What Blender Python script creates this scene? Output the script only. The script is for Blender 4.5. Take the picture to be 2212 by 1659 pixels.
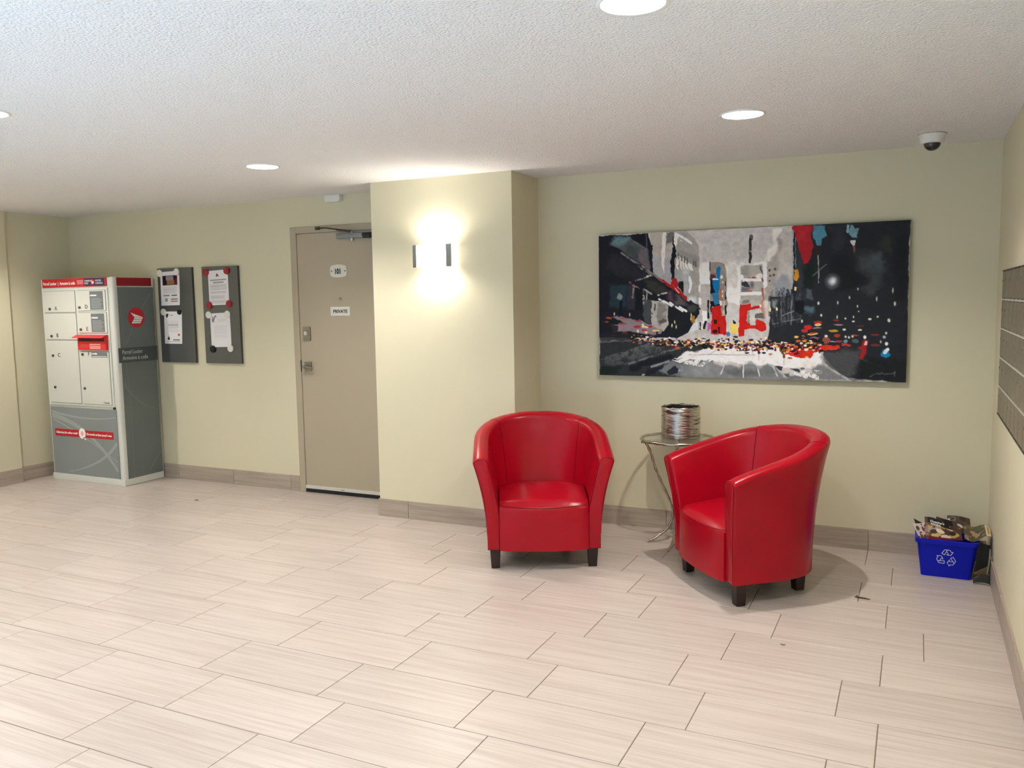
import bpy, bmesh, math, random
import numpy as np
from mathutils import Vector, Matrix

for o in list(bpy.data.objects):
    bpy.data.objects.remove(o, do_unlink=True)
scene = bpy.context.scene
COL = scene.collection
random.seed(7)
PI = math.pi

# ------------------------------------------------------------------ camera
cam_data = bpy.data.cameras.new('camera')
cam_data.sensor_fit = 'HORIZONTAL'
cam_data.sensor_width = 36.0
cam_data.lens = 36.0 * 1829.16 / 2212.0
cam_data.clip_start = 0.05
cam = bpy.data.objects.new('camera', cam_data)
COL.objects.link(cam)
YAW, PITCH, ROLL = -0.447208, 0.099627, -0.016101
fwd = Vector((math.sin(YAW) * math.cos(PITCH), math.cos(YAW) * math.cos(PITCH), -math.sin(PITCH)))
r0 = Vector((math.cos(YAW), -math.sin(YAW), 0))
u0 = r0.cross(fwd)
rt = math.cos(ROLL) * r0 + math.sin(ROLL) * u0
up = -math.sin(ROLL) * r0 + math.cos(ROLL) * u0
M = Matrix((rt, up, -fwd)).transposed().to_4x4()
M.translation = Vector((0, 0, 1.5))
cam.matrix_world = M
scene.camera = cam

# ------------------------------------------------------------------ daylight and exposure
world = bpy.data.worlds.new('sky')
scene.world = world
world.use_nodes = True
bg = world.node_tree.nodes['Background']
bg.inputs['Color'].default_value = (0.55, 0.75, 1.0, 1)
bg.inputs['Strength'].default_value = 1.0
sun_data = bpy.data.lights.new('sun', 'SUN')      # daylight through the glazed entrance behind the viewer
sun_data.energy = 84.0
sun_data.color = (0.37, 0.66, 1.0)
sun_data.angle = math.radians(2.0)
sun = bpy.data.objects.new('sun', sun_data)
COL.objects.link(sun)
sun.location = (-4, -6, 8)
sun.rotation_euler = Vector((0.12, 0.59, -0.80)).to_track_quat('-Z', 'Y').to_euler()
scene.view_settings.view_transform = 'Standard'
scene.view_settings.look = 'None'
scene.view_settings.exposure = 0.0
scene.view_settings.gamma = 1.0
scene.view_settings.use_curve_mapping = False
LAMP_POWER = 94.0          # watts of each recessed lamp
LAMP_COLOR = (1.0, 0.945, 0.885)
SCONCE_POWER = 11.0

# ------------------------------------------------------------------ room dimensions (metres)
YA, YC = 5.282, 4.870        # back wall, pillar face
XR, XL = 0.384, -6.966       # right wall, left wall
XL2, YSTEP = -6.930, 4.66    # left wall comes forward nearer the entrance
HC = 2.302
HB = 0.1226
XC0, XC1 = -3.379, -2.318    # pillar
YF = -1.2                    # entrance wall


# ------------------------------------------------------------------ helpers
def lin(c):
    c = c / 255.0
    return c / 12.92 if c <= 0.04045 else ((c + 0.055) / 1.055) ** 2.4


def rgb(h):
    return (lin(h >> 16 & 255), lin(h >> 8 & 255), lin(h & 255), 1.0)


MATS = {}


def mat(name, col=0x808080, rough=0.5, metal=0.0, var=0.0, vscale=6.0, stretch=(1, 1, 1), bump=0.0,
        bscale=80.0, bstretch=(1, 1, 1), emit=0.0, ecol=None, coat=0.0, spec=0.5, col2=None, bdist=0.002):
    """procedural principled material: colour with a noise variation, fine relief by bump"""
    if name in MATS:
        return MATS[name]
    m = bpy.data.materials.new(name)
    m.use_nodes = True
    nt = m.node_tree
    b = nt.nodes['Principled BSDF']
    b.inputs['Base Color'].default_value = rgb(col)
    b.inputs['Roughness'].default_value = rough
    b.inputs['Metallic'].default_value = metal
    b.inputs['Specular IOR Level'].default_value = spec
    if coat:
        b.inputs['Coat Weight'].default_value = coat
        b.inputs['Coat Roughness'].default_value = 0.25
    tc = nt.nodes.new('ShaderNodeTexCoord')

    def noise(scale, st, detail=3.0):
        mp = nt.nodes.new('ShaderNodeMapping')
        mp.inputs['Scale'].default_value = st
        nt.links.new(tc.outputs['Object'], mp.inputs['Vector'])
        n = nt.nodes.new('ShaderNodeTexNoise')
        n.inputs['Scale'].default_value = scale
        n.inputs['Detail'].default_value = detail
        nt.links.new(mp.outputs['Vector'], n.inputs['Vector'])
        return n
    if var or col2:
        n = noise(vscale, stretch)
        r = nt.nodes.new('ShaderNodeValToRGB')
        c = rgb(col)
        if col2 is None:
            r.color_ramp.elements[0].color = tuple(max(0, v * (1 - var)) for v in c[:3]) + (1,)
            r.color_ramp.elements[1].color = tuple(min(1, v * (1 + var)) for v in c[:3]) + (1,)
        else:
            r.color_ramp.elements[0].color = rgb(col2)
            r.color_ramp.elements[1].color = c
        r.color_ramp.elements[0].position = 0.3
        r.color_ramp.elements[1].position = 0.7
        nt.links.new(n.outputs['Fac'], r.inputs['Fac'])
        nt.links.new(r.outputs['Color'], b.inputs['Base Color'])
    if bump:
        n = noise(bscale, bstretch, 2.0)
        bp = nt.nodes.new('ShaderNodeBump')
        bp.inputs['Strength'].default_value = bump
        bp.inputs['Distance'].default_value = bdist
        nt.links.new(n.outputs['Fac'], bp.inputs['Height'])
        nt.links.new(bp.outputs['Normal'], b.inputs['Normal'])
    if emit:
        b.inputs['Emission Color'].default_value = (ecol or (1, 1, 1)) + (1,)
        b.inputs['Emission Strength'].default_value = emit
    MATS[name] = m
    return m


def printed(name, rough=0.5, spec=0.4, coat=0.0):
    """material that shows the ink or paint colour stored on the mesh"""
    if name in MATS:
        return MATS[name]
    m = bpy.data.materials.new(name)
    m.use_nodes = True
    nt = m.node_tree
    b = nt.nodes['Principled BSDF']
    b.inputs['Roughness'].default_value = rough
    b.inputs['Specular IOR Level'].default_value = spec
    a = nt.nodes.new('ShaderNodeVertexColor')
    a.layer_name = 'ink'
    nt.links.new(a.outputs['Color'], b.inputs['Base Color'])
    MATS[name] = m
    return m


def link(o, parent=None):
    COL.objects.link(o)
    if parent is not None:
        o.parent = parent
        o.matrix_parent_inverse = Matrix.Identity(4)
    return o


def tag(o, label, cat, group=None):
    o['label'] = label
    o['category'] = cat
    if group:
        o['group'] = group
    return o


def struct(o):
    o['kind'] = 'structure'
    return o


def empty(name, loc=(0, 0, 0), rz=0.0):
    o = bpy.data.objects.new(name, None)
    o.empty_display_size = 0.05
    o.location = loc
    o.rotation_euler = (0, 0, rz)
    return link(o)


def obj(name, bm, material, parent=None, smooth=False, sharp=None):
    me = bpy.data.meshes.new(name)
    bmesh.ops.recalc_face_normals(bm, faces=bm.faces)
    bm.to_mesh(me)
    bm.free()
    me.materials.append(material)
    if smooth:
        me.polygons.foreach_set('use_smooth', [True] * len(me.polygons))
        if sharp:
            me.set_sharp_from_angle(angle=math.radians(sharp))
    o = bpy.data.objects.new(name, me)
    return link(o, parent)


def box(bm, x0, x1, y0, y1, z0, z1, bevel=0.0, seg=2):
    vs = [bm.verts.new(p) for p in ((x0, y0, z0), (x1, y0, z0), (x1, y1, z0), (x0, y1, z0),
                                    (x0, y0, z1), (x1, y0, z1), (x1, y1, z1), (x0, y1, z1))]
    fs = [bm.faces.new([vs[i] for i in q]) for q in ((0, 3, 2, 1), (4, 5, 6, 7), (0, 1, 5, 4), (1, 2, 6, 5),
                                                   (2, 3, 7, 6), (3, 0, 4, 7))]
    if bevel:
        es = list({e for f in fs for e in f.edges})
        bmesh.ops.bevel(bm, geom=es, offset=bevel, segments=seg, profile=0.5, affect='EDGES')
    return bm


def nb():
    return bmesh.new()


def boxo(name, x0, x1, y0, y1, z0, z1, m, parent=None, bevel=0.0):
    return obj(name, box(nb(), x0, x1, y0, y1, z0, z1, bevel), m, parent)


def lathe(bm, prof, seg=48, c=(0, 0, 0), closed=False):
    """prof: list of (r, z)"""
    rings = []
    for r, z in prof:
        if r < 1e-6:
            rings.append([bm.verts.new((c[0], c[1], c[2] + z))])
        else:
            rings.append([bm.verts.new((c[0] + r * math.cos(2 * PI * i / seg), c[1] + r * math.sin(2 * PI * i / seg), c[2] + z))
                          for i in range(seg)])
    for a, b in zip(rings[:-1], rings[1:]):
        for i in range(seg):
            j = (i + 1) % seg
            va = [a[0]] if len(a) == 1 else [a[i], a[j]]
            vb = [b[0]] if len(b) == 1 else [b[j], b[i]]
            f = va + vb
            if len(f) >= 3:
                bm.faces.new(f)
    return bm


def tube(bm, pts, rad, seg=10, caps=True):
    """rad: number or list"""
    pts = [Vector(p) for p in pts]
    n = len(pts)
    if not isinstance(rad, (list, tuple)):
        rad = [rad] * n
    rings = []
    ref = None
    for i, p in enumerate(pts):
        t = (pts[min(i + 1, n - 1)] - pts[max(i - 1, 0)]).normalized()
        if ref is None:
            ref = Vector((0, 0, 1)) if abs(t.z) < 0.9 else Vector((1, 0, 0))
        a = t.cross(ref).normalized()
        b = a.cross(t).normalized()
        ref = b
        rings.append([bm.verts.new(p + rad[i] * (math.cos(2 * PI * k / seg) * a + math.sin(2 * PI * k / seg) * b)) for k in range(seg)])
    for A, B in zip(rings[:-1], rings[1:]):
        for k in range(seg):
            bm.faces.new((A[k], A[(k + 1) % seg], B[(k + 1) % seg], B[k]))
    if caps:
        bm.faces.new(rings[0][::-1])
        bm.faces.new(rings[-1])
    return bm


def prism(bm, poly, y0, y1, axis='y'):
    """extrude a closed outline; poly in (x, z) for axis y, in (y, z) for axis x, in (x, y) for axis z"""
    def P(a, b, d):
        return (a, d, b) if axis == 'y' else ((d, a, b) if axis == 'x' else (a, b, d))
    A = [bm.verts.new(P(a, b, y0)) for a, b in poly]
    B = [bm.verts.new(P(a, b, y1)) for a, b in poly]
    bm.faces.new(A)
    bm.faces.new(B[::-1])
    n = len(poly)
    for i in range(n):
        bm.faces.new((A[i], A[(i + 1) % n], B[(i + 1) % n], B[i]))
    return bm


def text(name, body, height, loc, m, parent, face='-y', align='LEFT', thick=0.0006, weight=0.0, width=None, squeeze=1.0):
    """lettering as a thin mesh; height is that of a capital letter"""
    cu = bpy.data.curves.new('lettering', 'FONT')
    cu.body = body
    cu.size = height / 0.73
    cu.align_x = align
    cu.extrude = thick
    cu.offset = weight
    cu.resolution_u = 3
    tmp = bpy.data.objects.new('lettering', cu)
    COL.objects.link(tmp)
    dg = bpy.context.evaluated_depsgraph_get()
    me = bpy.data.meshes.new_from_object(tmp.evaluated_get(dg))
    bpy.data.objects.remove(tmp, do_unlink=True)
    bpy.data.curves.remove(cu)
    me.name = name
    co = np.empty(len(me.vertices) * 3)
    me.vertices.foreach_get('co', co)
    co = co.reshape(-1, 3)
    if width and len(co):
        co[:, 0] *= width / max(1e-6, co[:, 0].max() - min(0, co[:, 0].min()))
    co[:, 0] *= squeeze
    w = np.empty_like(co)
    if face == '-y':
        w[:, 0], w[:, 1], w[:, 2] = co[:, 0], -co[:, 2], co[:, 1]
    else:
        w[:, 0], w[:, 1], w[:, 2] = co[:, 2], co[:, 0], co[:, 1]
    w += np.array(loc)
    me.vertices.foreach_set('co', w.ravel())
    me.materials.clear()
    me.materials.append(m)
    me.update()
    o = bpy.data.objects.new(name, me)
    return link(o, parent)


def raster_sheet(name, img, fn, m, parent=None, thick=0.0):
    """grid mesh that carries an ink colour per vertex; img: (ny, nx, 3) sRGB 0..1, row 0 at the top;
    fn(u, v) -> xyz arrays, u to the right, v down"""
    ny, nx = img.shape[:2]
    u, v = np.meshgrid(np.linspace(0, 1, nx), np.linspace(0, 1, ny))
    X, Y, Z = fn(u, v)
    co = np.stack([X, Y, Z], -1).reshape(-1, 3).astype(np.float32)
    i = np.arange(ny * nx).reshape(ny, nx)
    q = np.stack([i[:-1, :-1], i[1:, :-1], i[1:, 1:], i[:-1, 1:]], -1).reshape(-1, 4)
    me = bpy.data.meshes.new(name)
    me.vertices.add(len(co))
    me.vertices.foreach_set('co', co.ravel())
    me.loops.add(q.size)
    me.loops.foreach_set('vertex_index', q.ravel().astype(np.int32))
    me.polygons.add(len(q))
    me.polygons.foreach_set('loop_start', np.arange(0, q.size, 4, dtype=np.int32))
    me.polygons.foreach_set('loop_total', np.full(len(q), 4, dtype=np.int32))
    me.polygons.foreach_set('use_smooth', np.ones(len(q), dtype=bool))
    me.update(calc_edges=True)
    me.validate()
    a = me.color_attributes.new('ink', 'FLOAT_COLOR', 'POINT')
    c = np.clip(img, 0, 1).reshape(-1, 3)
    c = np.where(c <= 0.04045, c / 12.92, ((c + 0.055) / 1.055) ** 2.4)
    c = np.concatenate([c, np.ones((len(c), 1))], 1).astype(np.float32)
    a.data.foreach_set('color', c.ravel())
    me.materials.append(m)
    o = bpy.data.objects.new(name, me)
    link(o, parent)
    if thick:
        s = o.modifiers.new('paper_thickness', 'SOLIDIFY')
        s.thickness = thick
        s.offset = 0
    return o


def smooth_noise(ny, nx, cells, rng):
    g = rng.random((cells + 3, cells * 2 + 3))
    y = np.linspace(0, cells, ny)
    x = np.linspace(0, cells * 2, nx)
    yi, xi = y.astype(int), x.astype(int)
    fy, fx = (y - yi)[:, None], (x - xi)[None]
    fy, fx = fy * fy * (3 - 2 * fy), fx * fx * (3 - 2 * fx)
    a, b = g[yi][:, xi], g[yi][:, xi + 1]
    c, d = g[yi + 1][:, xi], g[yi + 1][:, xi + 1]
    return (a * (1 - fx) + b * fx) * (1 - fy) + (c * (1 - fx) + d * fx) * fy


# ------------------------------------------------------------------ materials of the room
WALL = mat('wall_paint', 0xD7D0B3, 0.62, var=0.02, vscale=1.5, bump=0.12, bscale=350, spec=0.3)
DOORP = mat('door_paint', 0xB0A48E, 0.45, var=0.02, vscale=2.0, bump=0.05, bscale=200)
WHITEP = mat('white_plastic', 0xE4E2DC, 0.4)
BLACK = mat('black_rubber', 0x101010, 0.6)
CHROME = mat('chrome', 0xC8C8CC, 0.12, 1.0)
STEEL = mat('satin_steel', 0x9A948A, 0.35, 1.0, bump=0.1, bscale=300)


def ceiling_material():
    m = bpy.data.materials.new('popcorn_ceiling')
    m.use_nodes = True
    nt = m.node_tree
    b = nt.nodes['Principled BSDF']
    b.inputs['Base Color'].default_value = rgb(0xEEECE9)
    b.inputs['Roughness'].default_value = 0.85
    b.inputs['Specular IOR Level'].default_value = 0.2
    tc = nt.nodes.new('ShaderNodeTexCoord')
    v = nt.nodes.new('ShaderNodeTexVoronoi')
    v.inputs['Scale'].default_value = 95
    n = nt.nodes.new('ShaderNodeTexNoise')
    n.inputs['Scale'].default_value = 130
    n.inputs['Detail'].default_value = 3
    nt.links.new(tc.outputs['Object'], v.inputs['Vector'])
    nt.links.new(tc.outputs['Object'], n.inputs['Vector'])
    mx = nt.nodes.new('ShaderNodeMath')
    mx.operation = 'MULTIPLY_ADD'
    mx.inputs[1].default_value = -0.8
    nt.links.new(v.outputs['Distance'], mx.inputs[0])
    nt.links.new(n.outputs['Fac'], mx.inputs[2])
    bp = nt.nodes.new('ShaderNodeBump')
    bp.inputs['Strength'].default_value = 0.85
    bp.inputs['Distance'].default_value = 0.006
    nt.links.new(mx.outputs[0], bp.inputs['Height'])
    nt.links.new(bp.outputs['Normal'], b.inputs['Normal'])
    return m


def tile_material(name, dark, light, rough, along='x'):
    """porcelain with fine streaks along one direction, a different cut for each tile"""
    m = bpy.data.materials.new(name)
    m.use_nodes = True
    nt = m.node_tree
    b = nt.nodes['Principled BSDF']
    b.inputs['Roughness'].default_value = rough
    b.inputs['Specular IOR Level'].default_value = 0.4
    tc = nt.nodes.new('ShaderNodeTexCoord')
    oi = nt.nodes.new('ShaderNodeObjectInfo')
    off = nt.nodes.new('ShaderNodeVectorMath')
    off.operation = 'SCALE'
    off.inputs[0].default_value = (37.0, 91.0, 13.0)
    nt.links.new(oi.outputs['Random'], off.inputs['Scale'])
    add = nt.nodes.new('ShaderNodeVectorMath')
    nt.links.new(tc.outputs['Object'], add.inputs[0])
    nt.links.new(off.outputs[0], add.inputs[1])
    facs = []
    for sc, st in ((1.0, (1.6, 42, 42)), (1.0, (4.0, 190, 190))):
        mp = nt.nodes.new('ShaderNodeMapping')
        mp.inputs['Scale'].default_value = st if along == 'x' else (st[1], st[0], st[2])
        nt.links.new(add.outputs[0], mp.inputs['Vector'])
        n = nt.nodes.new('ShaderNodeTexNoise')
        n.inputs['Scale'].default_value = sc
        n.inputs['Detail'].default_value = 3
        nt.links.new(mp.outputs[0], n.inputs['Vector'])
        facs.append(n)
    mix = nt.nodes.new('ShaderNodeMix')
    mix.inputs['Factor'].default_value = 0.45
    nt.links.new(facs[0].outputs['Fac'], mix.inputs['A'])
    nt.links.new(facs[1].outputs['Fac'], mix.inputs['B'])
    r = nt.nodes.new('ShaderNodeValToRGB')
    r.color_ramp.elements[0].position = 0.33
    r.color_ramp.elements[0].color = rgb(dark)
    r.color_ramp.elements[1].position = 0.58
    r.color_ramp.elements[1].color = rgb(light)
    nt.links.new(mix.outputs['Result'], r.inputs['Fac'])
    hs = nt.nodes.new('ShaderNodeHueSaturation')
    mr = nt.nodes.new('ShaderNodeMapRange')
    mr.inputs['To Min'].default_value = 0.972
    mr.inputs['To Max'].default_value = 1.028
    nt.links.new(oi.outputs['Random'], mr.inputs['Value'])
    nt.links.new(mr.outputs['Result'], hs.inputs['Value'])
    nt.links.new(r.outputs['Color'], hs.inputs['Color'])
    nt.links.new(hs.outputs['Color'], b.inputs['Base Color'])
    bp = nt.nodes.new('ShaderNodeBump')
    bp.inputs['Strength'].default_value = 0.06
    bp.inputs['Distance'].default_value = 0.001
    nt.links.new(facs[1].outputs['Fac'], bp.inputs['Height'])
    nt.links.new(bp.outputs['Normal'], b.inputs['Normal'])
    return m


CEIL = ceiling_material()
TILE = tile_material('floor_porcelain', 0xAFA197, 0xC5B9B0, 0.30)
BTILE = tile_material('base_porcelain', 0x9A8C7E, 0xB0A394, 0.38)
BTILE_Y = tile_material('base_porcelain_side', 0x9A8C7E, 0xB0A394, 0.38, along='y')
GROUT = mat('grout', 0x6E6357, 0.9, var=0.1, vscale=30)

# ------------------------------------------------------------------ floor: grout bed and single tiles
TL, TW, GAP = 0.605, 0.312, 0.0035
bm = nb()
box(bm, XL - 0.1, XR + 0.1, YF - 0.1, YA + 0.1, -0.06, -0.0015)
floor = struct(obj('floor', bm, GROUT))


def tile_mesh(w, d):
    b = nb()
    box(b, -w / 2, w / 2, -d / 2, d / 2, -0.009, 0.0)
    es = [e for e in b.edges if all(v.co.z > -0.001 for v in e.verts)]
    bmesh.ops.bevel(b, geom=es, offset=0.0012, segments=1, affect='EDGES')
    me = bpy.data.meshes.new('tile')
    b.to_mesh(me)
    b.free()
    me.materials.append(TILE)
    return me


full_tile = tile_mesh(TL - GAP, TW - GAP)
OFF = (-0.226, -0.085, -0.226, -0.092, 0.062, -0.092, -0.227, -0.085, -0.226, -0.09, -0.228, -0.085)
far_field = nb()
for k in range(26):
    y1 = YA - TW * k
    y0 = y1 - TW
    off = OFF[k % len(OFF)] if k < 12 else (-0.226, -0.09)[k % 2]
    n0 = int(math.floor((XL - off) / TL))
    for n in range(n0, 3):
        a, b_ = off + n * TL, off + (n + 1) * TL
        a, b_ = max(a, XL), min(b_, XR)
        if b_ - a < 0.02:
            continue
        ya, yb = max(y0, YF), y1
        if yb - ya < 0.02:
            continue
        if k < 14:
            whole = abs(b_ - a - TL) < 1e-4
            me = full_tile if whole else tile_mesh(b_ - a - GAP, TW - GAP)
            t = bpy.data.objects.new('tile', me)
            t.location = ((a + b_) / 2, (ya + yb) / 2, 0)
            link(t, floor)
        else:
            box(far_field, a + GAP / 2, b_ - GAP / 2, ya + GAP / 2, yb - GAP / 2, -0.009, 0)
ff = obj('tile_field', far_field, TILE, floor)
ff['kind'] = 'stuff'

# ------------------------------------------------------------------ walls and ceiling
T = 0.12
DX0, DX1, DZ = -4.424, -3.384, 2.081          # door opening incl. frame
bm = nb()
box(bm, XL - T, DX0, YA, YA + T, -0.05, HC)
box(bm, DX1, XR + T, YA, YA + T, -0.05, HC)
box(bm, DX0, DX1, YA, YA + T, DZ, HC)
struct(obj('wall_back', bm, WALL))
bm = nb()
box(bm, XC0, XC1, YC, YA, 0.0, HC)
struct(obj('wall_pillar', bm, WALL))
bm = nb()
box(bm, XL - T, XL, YF, YA + T, -0.05, HC)
box(bm, XL, XL2, YF, YSTEP, 0.0, HC)
struct(obj('wall_left', bm, WALL))
bm = nb()
box(bm, XR, XR + T, YF, YA + T, -0.05, HC)
struct(obj('wall_right', bm, WALL))
WX0, WX1, WZ1 = -5.2, -0.6, 2.1               # glazed entrance behind the viewer
bm = nb()
box(bm, XL - T, WX0, YF - T, YF, -0.05, HC)
box(bm, WX1, XR + T, YF - T, YF, -0.05, HC)
box(bm, WX0, WX1, YF - T, YF, WZ1, HC)
struct(obj('wall_front', bm, WALL))
win = struct(empty('window_1', ((WX0 + WX1) / 2, YF - T / 2, 0)))
ALU = mat('window_aluminium', 0x77756F, 0.4, 0.8)
cx = (WX0 + WX1) / 2
GLASS_W = bpy.data.materials.new('window_glass')
GLASS_W.use_nodes = True
nt = GLASS_W.node_tree
nt.nodes.remove(nt.nodes['Principled BSDF'])
tr = nt.nodes.new('ShaderNodeBsdfTransparent')
gl = nt.nodes.new('ShaderNodeBsdfGlossy')
gl.inputs['Roughness'].default_value = 0.02
mx = nt.nodes.new('ShaderNodeMixShader')
mx.inputs['Fac'].default_value = 0.07
nt.links.new(tr.outputs[0], mx.inputs[1])
nt.links.new(gl.outputs[0], mx.inputs[2])
nt.links.new(mx.outputs[0], nt.nodes['Material Output'].inputs['Surface'])
for i in range(5):
    xx = WX0 + (WX1 - WX0) * i / 4 - cx
    boxo('window_post', xx - 0.03, xx + 0.03, -0.04, 0.04, 0, WZ1, ALU, win)
    if i < 4:
        x2 = WX0 + (WX1 - WX0) * (i + 1) / 4 - cx
        boxo('pane', xx + 0.03, x2 - 0.03, -0.004, 0.004, 0.06, WZ1 - 0.06, GLASS_W, win)
boxo('window_rail', WX0 - cx, WX1 - cx, -0.04, 0.04, 0, 0.06, ALU, win)
boxo('window_rail', WX0 - cx, WX1 - cx, -0.04, 0.04, WZ1 - 0.06, WZ1, ALU, win)

LIGHTS = [(-3.50, 3.955), (-0.728, 3.93), (-0.728, 2.32), (-3.50, 2.30)]
bm = nb()
box(bm, XL - T, XR + T, YF - T, YA + T, HC, HC + 0.1)
struct(obj('ceiling', bm, CEIL))


# ------------------------------------------------------------------ tiled skirting
def skirting(name, pieces, dirn, m):
    """pieces: (a, b, face) runs; dirn '-y' (back walls), '-x' (right wall), '+x' (left walls)"""
    root = struct(empty(name, (0, 0, 0)))
    for (a, b, f) in pieces:
        bm = nb()
        g = 0.0015
        if dirn == '-y':
            box(bm, a + g, b - g, f - 0.010, f, 0.0, HB, 0.0012, 1)
        elif dirn == '-x':
            box(bm, f - 0.010, f, a + g, b - g, 0.0, HB, 0.0012, 1)
        else:
            box(bm, f, f + 0.010, a + g, b - g, 0.0, HB, 0.0012, 1)
        c = bm.verts[:][0].co.copy() if False else Vector(((a + b) / 2 if dirn == '-y' else f, f if dirn == '-y' else (a + b) / 2, 0))
        bmesh.ops.translate(bm, verts=bm.verts, vec=-c)
        o = obj('skirting_tile', bm, m, root)
        o.location = c
    return root


def runs(seams, a, b, f):
    s = [a] + sorted(x for x in seams if a < x < b) + [b]
    return [(p, q, f) for p, q in zip(s[:-1], s[1:]) if q - p > 0.01]


skirting('baseboard_back', runs([-6.35, -5.745, -5.122, -4.517], XL, DX0, YA) + runs([-0.226 - 0.605 * i for i in range(5)], XC1, XR, YA), '-y', BTILE)
skirting('baseboard_pillar', runs([-3.142, -2.537], XC0 - 0.01, XC1 + 0.01, YC), '-y', BTILE)
skirting('baseboard_pillar_side', [(YC, YA - 0.01, XC1)], '+x', BTILE_Y)
skirting('baseboard_right', runs([YA - 0.33 - 0.605 * i for i in range(14)], YF, YA - 0.01, XR), '-x', BTILE_Y)
skirting('baseboard_left', [(YSTEP, YA - 0.01, XL)] + runs([YSTEP - 0.45 - 0.605 * i for i in range(13)], YF, YSTEP + 0.004, XL2), '+x', BTILE_Y)


def settle(root, loc):
    """parts were modelled in room coordinates: move the thing's origin to its base"""
    loc = Vector(loc)
    root.location = loc
    for ch in root.children:
        ch.location = ch.location - loc
    return root


# ------------------------------------------------------------------ door 101
door = struct(empty('door_1'))
bm = nb()
yf = YA - 0.010                                   # frame face stands 10 mm proud of the wall
for x0, x1, z0, z1 in ((DX0, DX0 + 0.058, 0, DZ), (DX1 - 0.058, DX1, 0, DZ), (DX0 + 0.058, DX1 - 0.058, DZ - 0.050, DZ)):
    box(bm, x0, x1, yf, YA + T, z0, z1, 0.0015, 1)
frame = obj('door_frame', bm, DOORP, door)
boxo('strike_plate', DX0 + 0.0555, DX0 + 0.0610, yf - 0.0006, yf + 0.004, 0.962, 1.052, BLACK, frame)
LX0, LX1 = DX0 + 0.061, DX1 - 0.061
leaf = boxo('door_leaf', LX0, LX1, YA - 0.004, YA + 0.041, 0.030, DZ - 0.0545, DOORP, door, 0.0015)
boxo('door_sweep', LX0, LX1, YA - 0.013, YA - 0.004, 0.030, 0.055, mat('sweep_aluminium', 0xD8D6D0, 0.4, 0.3), leaf, 0.001)
boxo('sweep_seal', LX0, LX1, YA - 0.010, YA + 0.03, 0.001, 0.030, BLACK, leaf)
bm = nb()
for sx in (-4.02, -3.95):
    pass
box(bm, -4.02, -3.985, YA - 0.0142, YA - 0.0128, 0.040, 0.046)
obj('maker_mark', bm, mat('mark_grey', 0x8C8A86, 0.5), leaf)
# number plate
DF = YA - 0.004


def rounded_rect(x0, x1, z0, z1, r, seg=6, bulge=0.0):
    out = []
    for cx_, cz, a0 in ((x1 - r, z1 - r, 0), (x0 + r, z1 - r, 90), (x0 + r, z0 + r, 180), (x1 - r, z0 + r, 270)):
        for i in range(seg + 1):
            a = math.radians(a0 + 90 * i / seg)
            out.append((cx_ + r * math.cos(a), cz + r * math.sin(a)))
    if bulge:
        xm, zm = (x0 + x1) / 2, (z0 + z1) / 2
        res = []
        for i, (x, z) in enumerate(out):
            res.append((x, z))
            nx_, nz = out[(i + 1) % len(out)]
            if abs(nx_ - x) > 0.02:
                for t in (0.25, 0.5, 0.75):
                    res.append((x + (nx_ - x) * t, z + (1 if z > zm else -1) * bulge * math.sin(PI * t)))
        out = res
    return out


PLATE = mat('plate_cream', 0xDCDACF, 0.35)
INK = mat('black_ink', 0x15140F, 0.6)
np_ = obj('number_plate', prism(nb(), rounded_rect(-4.049, -3.897, 1.692, 1.778, 0.022, bulge=0.006), DF - 0.006, DF), PLATE, leaf)
text('number', '101', 0.040, (-3.978, DF - 0.0066, 1.714), INK, np_, align='CENTER', weight=0.0022, squeeze=0.78)
for sx in (-4.035, -3.911):
    bm = nb()
    prism(bm, [(sx - 0.009, 1.735), (sx, 1.741), (sx + 0.009, 1.735), (sx, 1.729)], DF - 0.0075, DF - 0.006)
    obj('ornament', bm, mat('brass_worn', 0x8C7F68, 0.4, 0.7), np_)
ps = obj('private_sign', box(nb(), -4.060, -3.880, DF - 0.006, DF, 1.395, 1.466, 0.001, 1), PLATE, leaf)
text('sign_lettering', 'PRIVATE', 0.026, (-3.968, DF - 0.0066, 1.418), INK, ps, align='CENTER', weight=0.0008)
bm = nb()
lathe(bm, [(0, 0.006), (0.006, 0.006), (0.011, 0.004), (0.0125, 0.0)], 20)
bmesh.ops.rotate(bm, verts=bm.verts, cent=(0, 0, 0), matrix=Matrix.Rotation(PI / 2, 3, 'X'))
pe = obj('peephole', bm, mat('brass', 0xB4A070, 0.3, 1.0), leaf, True)
pe.location = (-3.967, DF, 1.523)
# deadbolt with square plate, lever set below
dp = obj('deadbolt_plate', prism(nb(), rounded_rect(-4.332, -4.260, 1.203, 1.314, 0.008), DF - 0.010, DF), STEEL, leaf)
bm = nb()
lathe(bm, [(0, 0.016), (0.017, 0.015), (0.020, 0.010), (0.021, 0.0)], 24)
bmesh.ops.rotate(bm, verts=bm.verts, cent=(0, 0, 0), matrix=Matrix.Rotation(PI / 2, 3, 'X'))
o = obj('key_cylinder', bm, CHROME, dp, True, 35)
o.location = (-4.294, DF - 0.010, 1.262)
lp = obj('lever_plate', prism(nb(), rounded_rect(-4.330, -4.262, 0.966, 1.038, 0.005), DF - 0.009, DF), STEEL, leaf)
bm = nb()
lathe(bm, [(0, 0.05), (0.013, 0.05), (0.013, 0.0)], 18)
bmesh.ops.rotate(bm, verts=bm.verts, cent=(0, 0, 0), matrix=Matrix.Rotation(PI / 2, 3, 'X'))
bmesh.ops.translate(bm, verts=bm.verts, vec=(-4.300, DF - 0.009, 1.004))
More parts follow.
